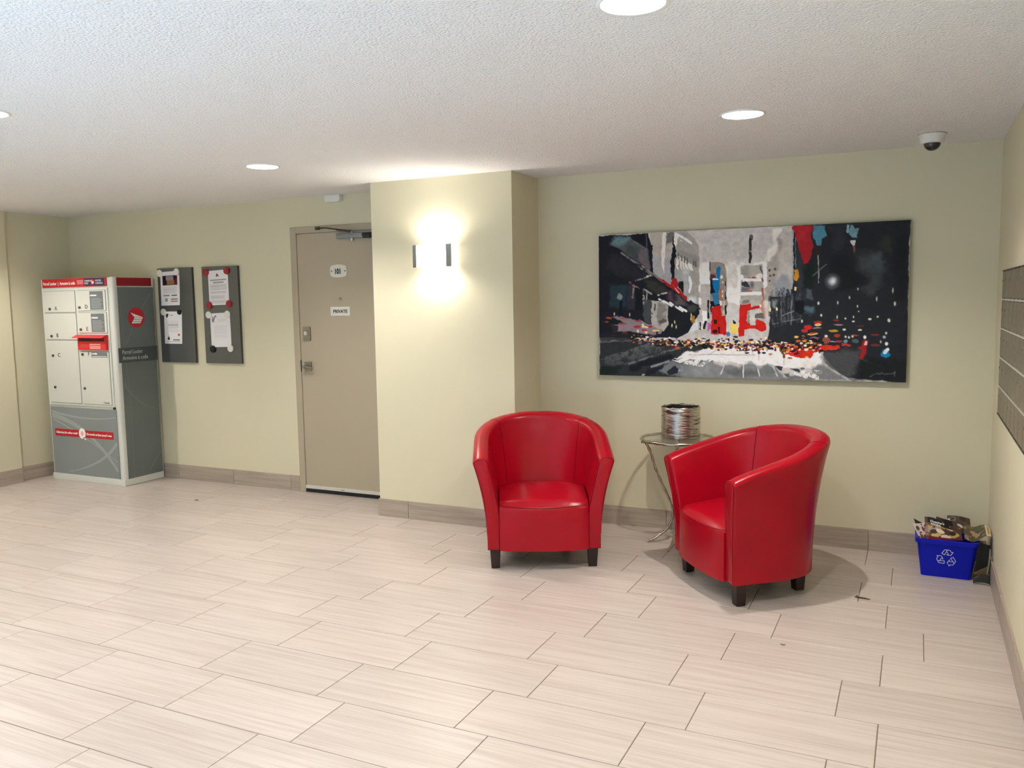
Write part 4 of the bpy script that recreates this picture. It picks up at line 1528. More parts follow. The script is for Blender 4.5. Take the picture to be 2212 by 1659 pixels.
STROKES = [
('P',0xBDB8B5,[-40,-162,1028,-38,1043,1036,-45,1104],0,100,0),
('P',0xC4BFBB,[306,-1,667,6,669,237,307,213],20,60,30),
('P',0xD8D4CE,[338,215,608,204,610,538,359,533],20,80,20),
('P',0xE9E4DF,[348,308,399,310,395,534,359,390],8,100,6),
('P',0xECE6E0,[449,391,494,393,493,479,450,478],8,100,4),
('P',0xEDE7E0,[358,217,394,213,392,355,357,350],8,90,6),
('P',0xE9E2D8,[596,6,630,6,626,51,609,78,609,150,588,220,575,209,578,173,598,123,596,64],10,90,10),
('P',0xB9B3AC,[610,78,627,9,658,6,663,484,572,481,581,232,609,163],8,100,3),
('P',0x96908A,[612,75,624,80,625,151,611,156],10,90,8),
('P',0xA19B93,[580,232,597,220,609,182,619,235,599,482,573,481],10,90,8),
('P',0xBDB6AF,[618,124,656,108,660,335,626,333],14,70,16),
('P',0x8C9299,[626,307,645,314,661,432,663,484,605,482,606,351,614,348],12,90,12),
('E',0x4B4440,588,282,4,9,90,2,6),
('E',0x4B4440,605,278,4,8,90,2,6),
('E',0x4B4440,590,318,4,7,90,2,6),
('E',0x4B4440,602,315,4,7,90,2,6),
('E',0x4B4440,588,351,3,6,90,2,6),
('P',0xB4AFAA,[359,359,399,371,395,697,339,698],8,100,4),
('P',0xC6C3BF,[450,498,493,492,492,694,451,694],8,100,6),
('P',0xEFEBE6,[450,478,493,479,493,513,476,499,460,488],8,100,3),
('P',0xABA49C,[188,5,274,4,274,381,215,379,197,273],5,100,2),
('P',0xA3A3A6,[198,149,230,172,236,293,262,305,260,367,215,313,199,274],8,100,6),
('P',0xDDD8D0,[230,5,242,5,240,297,230,234,228,137],5,100,0),
('P',0x6B6562,[243,6,270,4,267,72,244,91],10,100,5),
('P',0x9C9CA2,[241,169,264,171,262,356,239,300],8,90,5),
('P',0x9E9A95,[270,4,315,3,339,51,355,96,359,384,354,507,299,451,274,312],6,100,2),
('P',0x8E8A86,[278,127,334,145,353,181,355,248,281,244],14,80,12),
('P',0x17171B,[267,21,276,107,274,364,262,329,264,126],9,100,0),
('P',0xE6E0D6,[272,6,283,5,288,26,281,60,276,114,269,79],10,100,0),
('L',0xE9E4DA,[283,19,305,48,329,84],7,100,25),
('L',0xE0DBD0,[281,42,302,72],4,90,40),
('P',0xE4DFD6,[278,158,287,169,286,255,279,237],12,95,0),
('P',0xE4DFD6,[289,170,298,181,297,260,290,242],12,95,0),
('P',0xE4DFD6,[299,182,308,192,307,265,300,248],12,95,0),
('P',0xE4DFD6,[310,193,318,204,318,271,310,253],12,95,0),
('P',0xE4DFD6,[320,205,329,216,328,276,321,259],12,95,0),
('P',0xE4DFD6,[327,216,335,227,335,281,328,264],12,95,0),
('L',0x5A5A52,[285,155,286,189],5,85,20),
('L',0x5A5A52,[297,166,298,200],5,85,20),
('L',0x5A5A52,[307,176,308,210],5,85,20),
('L',0x5A5A52,[317,186,318,220],5,85,20),
('L',0x5A5A52,[338,197,339,231],5,85,20),
('L',0x5A5A52,[345,207,346,241],5,85,20),
('E',0xC4C6C6,309,283,12,38,80,14,4),
('P',0x99A0A2,[276,264,292,269,294,341,278,319],10,90,6),
('P',0xA7ACAD,[304,297,319,297,318,444,305,427],10,90,6),
('P',0xF0EBE4,[320,308,325,308,332,349,325,424,321,417,322,366],8,100,0),
('P',0xF0EBE4,[355,360,362,368,363,412,356,425],8,100,0),
('E',0xCFD3D4,335,472,15,28,95,12,4),
('P',0xC9CBCC,[317,588,354,557,356,667,289,716,289,685,299,653,320,619],8,100,3),
('P',0xF3EFEA,[355,452,365,460,363,507,355,507],8,100,0),
('P',0xEDE8E1,[371,540,386,544,385,619,373,626],12,100,0),
('P',0xF1ECE6,[364,612,370,612,370,667,365,667],6,100,0),
('P',0x1B1B22,[-1,3,181,7,190,82,195,190,199,277,285,416,316,472,356,507,361,562,320,692,286,727,-3,730],5,100,1),
('P',0x4D5355,[52,39,114,20,179,120,188,266,143,200,81,112,50,67],8,100,5),
('P',0x5F7A80,[48,28,81,7,114,13,110,58,81,77,51,60],16,95,14),
('P',0x3C4243,[96,92,143,82,150,166,136,186,99,127],14,80,14),
('P',0x6B5D60,[152,97,177,119,184,252,143,193],14,85,10),
('P',0x17171F,[114,13,177,9,177,113,143,68,121,35],7,100,2),
('L',0x4E565C,[174,9,175,112,181,168],4,80,20),
('P',0x15151A,[190,82,195,86,199,281,190,266],8,100,0),
('L',0x6E676A,[118,35,143,68,175,112],5,80,30),
('L',0x847E7C,[83,130,117,178,139,204,170,244,197,284,232,338],6,90,25),
('L',0xB9B4AE,[143,221,159,250],4,90,30),
('L',0xB9B4AE,[172,262,195,298],3,80,30),
('P',0x2A2A2E,[42,137,107,177,161,257,193,301,143,326,66,287,36,229],16,80,16),
('P',0x36382F,[172,317,215,337,246,390,239,421,211,427,175,377],16,90,14),
('P',0x54404F,[248,397,264,398,275,484,250,456],12,90,12),
('P',0x5A5656,[278,433,311,472,315,506,278,498],14,90,12),
('L',0x8E8F92,[136,326,168,310,190,296],4,90,25),
('L',0xC9C7C4,[177,300,188,296],6,95,30),
('L',0xBFBDB8,[216,431,245,416],5,95,20),
('P',0xA81E22,[216,314,236,324,260,360,264,318,281,316,287,364,283,378,302,427,318,444,316,472,302,451,267,391,232,341],7,100,0),
('P',0x15151A,[287,344,302,341,303,427,285,375],6,100,0),
('L',0xE8C8C0,[269,367,288,419],3,80,40),
('P',0x24393F,[42,354,104,360,102,516,41,514],14,90,10),
('P',0x303038,[104,360,134,375,134,537,104,537],10,90,8),
('E',0x8D8A8E,77,437,9,22,90,4,14),
('P',0x0E1420,[77,462,88,462,88,569,76,568],8,100,0),
('L',0x8C6C6C,[114,343,145,383],9,90,35),
('L',0x8C8C8C,[128,382,124,445],6,80,40),
('P',0x17171C,[134,372,161,390,161,538,134,537],8,100,0),
('L',0xA8A59E,[164,390,191,423],6,90,30),
('P',0x44464A,[161,470,191,471,190,625,163,611],10,100,4),
('L',0xB0ADA4,[164,397,163,496],6,90,35),
('L',0xB0ADA4,[175,412,173,482],5,80,40),
('P',0xA9A6A0,[191,471,247,486,250,639,236,681,193,660],10,100,2),
('P',0x4A4640,[204,492,211,492,209,538,203,537],12,100,0),
('P',0x77736C,[220,492,236,500,245,604,224,632,218,559],22,80,6),
('P',0x5C5750,[222,604,243,597,240,622,225,625],14,100,0),
('E',0x59554E,196,557,4,6,90,2,6),
('P',0x1C1D20,[250,490,320,543,351,537,349,588,320,598,294,653,284,712,257,713,250,639],9,100,2),
('P',0x3F4442,[316,495,351,516,356,533,330,564,313,536],14,90,8),
('L',0xEDEDF0,[236,472,264,509],6,100,25),
('L',0xEDEDF0,[257,483,301,543],6,100,25),
('L',0xEDEDF0,[292,515,315,546],6,100,25),
('L',0xEDEDF0,[220,461,239,482],6,100,25),
('L',0x26292A,[328,475,361,532],5,100,0),
('P',0xA6761F,[335,578,347,578,346,626,334,622],9,100,0),
('E',0xE4DDB0,332,572,2,12,95,2,3),
('E',0xE4DDB0,331,598,2,12,95,2,3),
('E',0xE4DDB0,274,619,2,12,95,2,3),
('E',0xE4DDB0,264,643,2,12,95,2,3),
('E',0xE4DDB0,279,653,2,12,95,2,3),
('E',0xE4DDB0,57,560,2,12,95,2,3),
('E',0xE4DDB0,113,566,2,12,95,2,3),
('P',0x8C7C82,[50,578,106,585,132,603,193,629,233,667,227,709,161,696,113,682,73,682,71,642,43,635,91,625],12,95,3),
('E',0xA04A38,37,587,11,7,95,2,6),
('E',0x9A3A2A,29,617,8,6,95,2,6),
('E',0x9C4038,86,630,15,6,95,2,6),
('E',0x9C5048,88,594,11,4,95,2,6),
('E',0xA52C30,141,651,13,9,95,2,6),
('E',0xA52C30,188,648,7,8,95,2,6),
('E',0x9E3038,166,674,9,6,95,2,6),
('E',0x5E2428,95,696,13,7,95,2,6),
('E',0xA03020,56,714,11,4,95,2,6),
('E',0xC8402A,76,761,15,5,95,2,6),
('E',0x8C4440,143,612,11,5,95,2,6),
('P',0xF0D49A,[157,632,163,628,164,643,182,650,179,657,157,655],5,100,0),
('E',0xF0C488,208,677,14,6,100,1,4),
('E',0xE0C49A,173,688,5,9,100,1,6),
('P',0x2C2C2C,[43,642,69,646,71,689,50,703],10,80,6),
('E',0xE3DCCF,143,680,3,9,100,0,4),
('E',0x16161C,212,695,3,11,100,0,4),
('P',0x2D2F31,[-1,765,87,757,233,751,406,763,407,1010,0,1002],8,100,4),
('P',0x232427,[1,696,135,696,142,753,1,765],14,85,10),
('P',0xE6E1DF,[438,772,591,770,703,778,808,850,764,893,704,919,592,913,495,893,394,880,273,866,317,823,360,819],12,100,4),
('P',0xE6E0DC,[379,801,350,840,338,850,268,887,300,904,328,878,374,853],8,100,1),
('L',0x5E6261,[87,854,124,817,161,791,197,780],12,80,30),
('L',0x55585A,[31,884,87,857,117,860,175,823,215,811],22,75,30),
('L',0x4C4F51,[4,911,80,901,142,870,215,826,286,785],26,70,35),
('L',0x6B6E70,[109,918,179,869,250,821,355,770],5,90,25),
('P',0x1B1B22,[117,928,179,880,258,853,275,842,268,880,208,914,161,927,135,967,106,965],12,95,4),
('P',0x16221B,[2,925,80,930,61,985,2,999],16,80,14),
('P',0x52555A,[61,902,83,901,80,919,63,920],12,80,8),
('L',0x8A8D90,[193,932,233,906,268,884],7,90,30),
('P',0x6E7072,[268,891,300,907,331,882,379,918,380,1005,247,990,215,963,233,927],12,100,6),
('P',0x1F1F28,[168,966,193,940,233,924,236,941,204,978,168,991],12,95,3),
('P',0x20202A,[247,962,279,922,289,939,282,978,251,987],12,95,3),
('L',0xA9ABC0,[293,953,328,934],10,80,40),
('P',0xA9A8A4,[157,980,166,980,164,994,153,995],8,90,2),
('P',0x7C7E80,[299,925,369,898,398,883,438,916,448,905,495,924,513,893,527,885,550,901,559,931,583,904,602,913,624,952,640,978,705,994,705,1041,300,1065],14,100,10),
('P',0x5D5F61,[448,943,495,927,557,942,565,982,495,995,452,970],20,85,18),
('P',0x6A6C6E,[567,924,602,916,618,969,570,981],18,80,16),
('P',0x8F9092,[343,923,394,907,395,990,343,1000],20,60,20),
('L',0xD9D7D4,[508,900,507,991],4,85,15),
('L',0xD9D7D4,[550,898,561,982],4,85,20),
('L',0xD0CECB,[445,905,433,974],4,80,20),
('L',0xC9C7C4,[602,913,617,976],4,80,20),
('L',0x9C9894,[325,844,543,838],3,70,20),
('L',0xA8A4A0,[391,845,441,779],3,70,20),
('L',0xA8A4A0,[461,791,511,788],3,60,20),
('L',0xEFEBE6,[308,903,363,860],7,80,45),
('L',0xEFEBE6,[319,906,372,860],7,80,45),
('L',0xEFEBE6,[329,908,380,859],7,80,45),
('L',0xEFEBE6,[339,911,389,859],7,80,45),
('L',0xEFEBE6,[350,913,398,859],7,80,45),
('L',0xEFEBE6,[360,915,406,859],7,80,45),
('L',0xEFEBE6,[370,918,414,858],7,80,45),
('P',0x33363A,[608,916,638,911,634,938,623,939],10,100,0),
('P',0x55585C,[636,955,656,954,659,977,705,975,700,988,653,977],12,95,3),
('P',0x3A3D42,[657,917,681,926,690,936,684,952,672,937],10,100,0),
('E',0x3A3D42,696,926,6,8,95,2,8),
('E',0x44474B,698,962,6,6,95,2,8),
('P',0x8C857C,[394,213,425,214,442,233,448,290,450,478,396,476],4,100,1),
('P',0x14141C,[394,213,397,213,397,274,394,274],3,100,0),
('P',0x3B3338,[395,297,412,292,414,339,399,345],8,100,0),
('P',0xA84A3A,[399,291,412,288,412,305,400,301],6,100,0),
('P',0x0B6CA0,[417,255,424,239,430,252,427,282,426,356,424,427,406,430,399,345,416,329,414,285],6,100,0),
('P',0x14141C,[394,314,401,345,406,396,414,423,396,433],6,100,0),
('P',0x2F6F96,[398,433,424,423,426,477,410,477],6,100,0),
('P',0x2F6F96,[408,477,426,477,426,504,410,507],6,100,0),
('P',0x14141C,[396,476,408,477,410,507,428,501,428,514,398,514],6,100,0),
('P',0x9C5C48,[426,390,436,390,436,477,426,477],10,80,6),
('E',0xEFEAE2,409,330,7,6,100,0,4),
('E',0xEFEAE2,418,332,4,5,100,0,4),
('E',0xE6E2DA,432,316,4,13,100,0,4),
('E',0xE3D8A8,436,353,2,9,100,0,4),
('E',0xE3D8A8,436,414,2,9,100,0,4),
('E',0xE3D8A8,436,444,2,9,100,0,4),
('P',0x14141C,[444,347,447,347,448,381,444,377],4,100,0),
('P',0x14141C,[444,417,447,418,447,471,443,465],4,100,0),
('P',0x8A8278,[434,477,450,478,450,579,447,640,437,636],8,100,2),
('L',0xC8BFA8,[441,484,439,589],6,80,40),
('L',0x14141C,[446,511,448,565],5,100,0),
('P',0xB81A12,[398,514,434,515,434,579,447,579,452,620,451,694,444,711,399,701],7,100,1),
('P',0x9C3A2C,[434,515,437,636,447,640,444,653,435,647],10,70,6),
('P',0x22120F,[408,604,421,606,420,626,408,630],8,100,0),
('E',0x1E1218,412,682,9,12,100,1,8),
('P',0x1A1014,[422,653,429,647,429,701,424,694],6,100,0),
('L',0x16161A,[390,476,388,531,389,592],6,100,20),
('L',0x16161A,[398,510,398,565],4,100,20),
('L',0x16161A,[380,619,375,660],7,100,25),
('L',0x16161A,[364,622,363,667],5,100,25),
('P',0xA65A9C,[383,629,398,630,399,667,387,681],10,95,5),
('L',0x55505A,[528,56,528,71],11,100,0),
('L',0x33302F,[525,74,525,163,526,189,524,222],8,100,12),
('E',0x2A2826,526,186,4,12,95,2,6),
('P',0xA5A29C,[495,246,562,241,567,258,568,363,572,481,494,479],4,100,1),
('P',0xF2ECE4,[567,231,580,232,581,383,573,399,568,363],4,100,0),
('P',0xEFE8DE,[538,229,575,222,578,242,538,244],6,100,0),
('P',0xF0EAE2,[483,249,495,236,494,479,484,479],6,100,3),
('P',0x8E8B85,[496,250,521,248,524,321,498,303],14,70,12),
('P',0x5A5450,[558,250,564,257,567,317,558,277],8,90,3),
('E',0xF0ECE6,499,321,6,16,100,0,4),
('P',0xB05A40,[511,327,526,321,528,333,513,335],6,100,0),
('P',0xA8503A,[532,321,545,319,547,334,532,333],6,100,0),
('E',0xE4DCD2,555,316,11,17,95,6,4),
('L',0xF6F2EC,[505,340,561,341],9,100,0),
('P',0x8A4A3C,[561,329,568,326,567,359,563,353],6,100,0),
('P',0x33363C,[497,349,515,347,526,371,525,391,499,376],10,100,0),
('P',0x5F6670,[497,383,526,391,512,420,497,423],10,90,5),
('P',0xA8604C,[510,410,533,407,533,427,510,427],8,100,0),
('E',0x4A4A44,533,374,5,20,80,8,4),
('L',0xF4EFE8,[499,433,559,432],10,100,0),
('P',0x9C4A38,[562,395,570,396,572,481,569,481],9,90,4),
('P',0xA8A7A2,[493,479,570,481,575,667,526,640,494,580],5,100,1),
('P',0x74736E,[502,479,522,480,520,496,501,499],8,100,0),
('P',0xB6B0A6,[525,480,562,481,562,521,527,520],10,80,5),
('P',0xC01C14,[493,499,502,506,525,500,530,523,558,511,559,531,534,537,517,543,516,607,531,640,544,640,545,604,563,610,578,627,578,670,564,684,542,667,510,667,510,714,491,711,492,580],6,100,0),
('P',0xC4C2BE,[524,543,564,537,572,567,543,567,542,640,529,627,519,590],7,100,0),
('P',0x5D5C58,[543,564,571,564,573,597,542,600],7,100,0),
('P',0x8C8578,[519,553,524,547,526,613,519,627],6,100,0),
('P',0xBE6E5A,[564,481,573,481,577,591,573,597,564,547],10,70,6),
('E',0xF0D9B8,561,514,4,10,100,0,4),
('P',0xF2C562,[462,637,490,635,490,694,471,694,463,667],8,100,0),
('P',0x1A181C,[472,603,482,623,481,633,473,632],4,100,0),
('E',0x3878A8,457,701,7,16,100,1,6),
('P',0x24262A,[660,-14,999,-6,1001,999,910,990,822,975,757,841,756,773,583,756,592,597,593,458,629,460,657,441,663,324],5,100,2),
('P',0x8FA3A8,[655,5,661,6,663,367,659,334],5,80,5),
('P',0x15161A,[660,6,666,6,667,335,664,351,661,173],5,100,0),
('L',0x8795A2,[667,13,668,141,667,238,671,270],4,80,25),
('P',0x33363A,[669,103,683,104,687,239,699,272,701,485,674,484],10,90,6),
('P',0xA3222A,[656,2,719,7,719,133,715,203,704,250,694,256,686,226,677,116,661,44],10,100,2),
('P',0xB83036,[673,20,701,16,704,87,683,91],20,70,16),
('P',0x4C7E94,[720,7,755,8,760,79,748,97,747,138,732,139,726,89],9,100,2),
('P',0x2F3236,[759,7,817,3,819,160,780,169,774,87],16,70,16),
('P',0x33251F,[722,146,746,144,745,192,722,197],10,80,6),
('P',0x6D93A0,[822,13,833,14,841,37,854,41,850,63,849,106,833,102,828,60],14,95,3),
('L',0x8EB4BE,[822,16,822,57],6,90,25),
('P',0xC6CAC6,[827,117,845,115,845,143,839,146,832,136],8,100,0),
('L',0x9C4A4C,[842,149,842,181],6,80,30),
('P',0x3E4144,[848,187,914,180,926,224,923,391,895,459,874,427,878,346,858,269],24,85,26),
('P',0x46525A,[889,203,923,205,924,255,904,285,870,276],24,70,22),
('P',0x36372F,[919,94,953,97,956,214,926,212],20,60,20),
('P',0x1D1E22,[953,91,999,89,1000,493,960,492,953,226],14,90,14),
('P',0x1A1B1F,[772,219,819,216,846,281,878,339,875,389,836,413,792,437,764,340],20,80,16),
('P',0x14201A,[689,265,721,261,725,396,695,407],14,70,12),
('P',0x4C5356,[703,404,720,415,720,479,703,466],8,90,4),
('L',0xA6A9AA,[737,198,739,371],3,90,15),
('L',0x6F7274,[720,326,762,255],3,80,20),
('E',0x9EA4B6,781,363,14,31,85,26,4),
('E',0xF2F4F0,781,361,8,17,100,14,4),
('E',0xC9CBC6,856,415,2,8,95,2,2),
('E',0xC9CBC6,956,427,2,16,95,2,2),
('E',0xC9CBC6,832,467,2,10,95,2,2),
('E',0xC9CBC6,911,478,2,14,95,2,2),
('L',0x3B3E42,[588,452,590,581],5,80,45),
('L',0x23252A,[595,432,597,604],9,80,45),
('L',0x55595C,[598,412,599,628],4,80,45),
('L',0x3B3E42,[601,448,606,651],7,80,45),
('L',0x23252A,[609,428,608,599],5,80,45),
('L',0x55595C,[611,409,615,622],9,80,45),
('L',0x3B3E42,[614,444,617,646],4,80,45),
('L',0x23252A,[617,424,619,593],7,80,45),
('L',0x55595C,[625,405,626,617],5,80,45),
('L',0x3B3E42,[628,441,628,640],9,80,45),
('L',0x23252A,[630,421,635,588],4,80,45),
('L',0x55595C,[633,401,637,611],7,80,45),
('L',0x3B3E42,[641,437,640,635],5,80,45),
('L',0x23252A,[644,417,646,582],9,80,45),
('L',0x55595C,[647,453,648,606],4,80,45),
('L',0x3B3E42,[649,433,655,629],7,80,45),
('L',0x23252A,[657,413,658,652],5,80,45),
('L',0x55595C,[660,449,664,600],9,80,45),
('L',0x3B3E42,[663,429,666,624],4,80,45),
('L',0x23252A,[665,409,669,647],7,80,45),
('L',0x55595C,[673,445,675,595],5,80,45),
('L',0x3B3E42,[676,425,677,618],9,80,45),
('L',0x23252A,[678,406,684,641],4,80,45),
('L',0x55595C,[681,441,686,589],7,80,45),
('L',0x3B3E42,[689,422,688,613],5,80,45),
('L',0x23252A,[691,402,695,636],9,80,45),
('P',0x8C9A9C,[600,482,615,482,613,535,602,535],12,80,8),
('P',0xE9D9A4,[588,511,593,535,595,554,587,548],6,100,0),
('E',0xDCE0AE,613,535,3,11,100,0,4),
('P',0xC58A2A,[665,283,675,280,679,323,671,358,665,341],9,100,0),
('P',0xE0CD84,[667,393,673,397,672,423,667,422],6,100,0),
('P',0x5F7D8C,[696,524,724,521,727,557,715,582,696,569],22,75,14),
('L',0x8C9090,[628,578,687,533],3,75,20),
('L',0x7C8080,[600,634,689,598],3,70,25),
('L',0x888C8C,[657,484,658,637],3,70,25),
('L',0x6C7070,[626,489,627,624],3,70,25),
('P',0x15161A,[669,484,693,485,695,556,684,575,668,549],10,100,0),
('P',0xC92A18,[633,769,693,765,759,770,808,776,808,789,757,812,726,823,724,859,688,860,658,845,638,825,658,821,630,812],8,100,1),
('P',0xB8322A,[815,760,840,769,837,778,815,776],8,100,0),
('P',0xC03A2A,[769,789,808,776,793,802,772,806],8,100,0),
('P',0x4A4B4D,[811,808,840,788,867,794,864,835,864,941,834,988,767,900,748,835],16,85,14),
('P',0x6E6F70,[612,999,675,969,715,954,741,907,762,903,832,988,828,998],10,90,8),
('P',0xE0DAD6,[680,864,721,862,751,894,730,905,721,928,681,920],10,100,3),
('L',0xE4E0DC,[693,939,740,983],12,85,40),
('L',0xE4E0DC,[699,929,731,967],12,85,40),
('L',0xE4E0DC,[727,947,750,949],12,85,40),
('L',0xE4E0DC,[675,956,706,975],12,85,40),
('L',0xA6A6A4,[756,884,776,916,835,989],6,90,15),
('L',0x4A5450,[832,820,885,867,922,900],3,60,20),
('P',0x1B1E1E,[863,864,943,855,1000,866,1000,998,842,987],20,80,18),
('E',0xB83020,740,625,12,8,95,2,5),
('E',0xF0C070,740,641,10,8,95,2,5),
('E',0xC0282A,710,654,12,15,95,2,5),
('E',0xC0302A,700,676,11,10,95,2,5),
('E',0x7C2A2A,794,612,9,5,95,2,5),
('E',0xA87C88,802,639,13,5,95,2,5),
('E',0xA89098,737,660,14,4,95,2,5),
('E',0xC49A28,787,679,14,8,95,2,5),
('E',0xF2C87A,725,698,15,7,95,2,5),
('E',0xB83A22,724,693,12,6,95,2,5),
('E',0x9C7A30,696,716,6,12,95,2,5),
('E',0x9C6C7C,731,722,14,5,95,2,5),
('E',0xA83A2A,798,708,9,11,95,2,5),
('E',0xEBB85A,701,743,12,5,95,2,5),
('E',0xB08A30,720,758,18,7,95,2,5),
('E',0xA04038,851,708,12,4,95,2,5),
('E',0xA83A3A,804,747,11,6,95,2,5),
('E',0xB090A0,785,748,11,3,95,2,5),
('E',0x5E2626,865,647,12,5,95,2,5),
('E',0x7A2E28,908,704,13,6,95,2,5),
('E',0x6E3020,910,768,13,8,95,2,5),
('E',0x5A8A9C,824,747,6,11,95,2,5),
('E',0x44605E,852,743,10,13,95,2,5),
('E',0x8E4A40,765,741,12,22,95,2,5),
('P',0x9A1E20,[876,739,890,739,887,787,886,825,876,854,863,845,870,800,855,781,870,775],8,95,3),
('P',0xE8B4B0,[882,743,888,752,886,774,878,771],6,100,0),
('E',0xF4ECE6,879,718,4,12,100,0,4),
('P',0x1878A8,[934,795,948,792,953,830,940,849,926,846,922,827],10,100,3),
('L',0xF0F0EE,[946,795,938,814],9,95,20),
('E',0xF2F0EC,942,758,5,11,100,2,5),
('E',0xC6CED2,936,718,4,9,90,4,6),
('E',0xD8D6C4,765,713,5,9,95,2,3),
('E',0xD8D6C4,823,717,3,8,95,2,3),
('E',0xD8D6C4,833,720,3,8,95,2,3),
('E',0xD8D6C4,844,715,3,7,95,2,3),
('E',0xD8D6C4,893,605,5,7,95,2,3),
('E',0xD8D6C4,947,612,4,11,95,2,3),
('E',0xD8D6C4,915,591,3,6,95,2,3),
('E',0xD8D6C4,821,599,3,6,95,2,3),
('E',0xD8D6C4,844,618,4,5,95,2,3),
('E',0xD8D6C4,818,670,5,7,95,2,3),
('E',0xD8D6C4,865,672,6,6,95,2,3),
('E',0xD8D6C4,941,692,3,9,95,2,3),
('E',0xD8D6C4,750,579,3,9,95,2,3),
('E',0xD8D6C4,797,590,2,11,95,2,3),
('E',0xD8D6C4,797,500,2,11,95,2,3),
('E',0xD8D6C4,740,499,3,11,95,2,3),
('E',0xD8D6C4,963,509,3,13,95,2,3),
('E',0xD8D6C4,856,524,2,8,95,2,3),
('E',0xD8D6C4,926,747,2,8,95,2,3),
('E',0xD8D6C4,860,556,2,4,95,2,3),
('E',0xD8D6C4,691,615,3,10,95,2,3),
('E',0xD8D6C4,845,591,2,7,95,2,3),
('P',0x7A1A14,[550,767,564,767,564,797,559,814,557,837,553,814,547,807],7,100,0),
('P',0x6E4A24,[626,773,644,762,646,812,641,832,638,862,635,862,631,832,623,816],9,100,0),
('L',0xE8D8B8,[637,759,642,779],7,95,30),
('P',0xB8261C,[678,778,698,765,699,827,693,860,686,857,674,831],9,100,0),
('L',0xECD8C0,[690,762,691,788],9,95,30),
('P',0x8A8890,[506,761,519,758,516,788,514,812,512,812,507,785],9,90,3),
('P',0x8A8890,[528,761,540,757,537,787,535,811,533,811,529,784],9,90,3),
('P',0x8A8890,[576,767,588,763,586,793,584,817,581,817,577,790],9,90,3),
('L',0x6E6C70,[535,798,536,831],3,80,30),
('L',0x9C948E,[557,834,557,874],3,60,30),
('L',0x9C948E,[637,862,638,901],3,70,30),
('L',0x6C7070,[898,968,909,952,921,945,924,954,930,941,935,950,953,946,963,943,968,930,967,962],2,75,15)
]

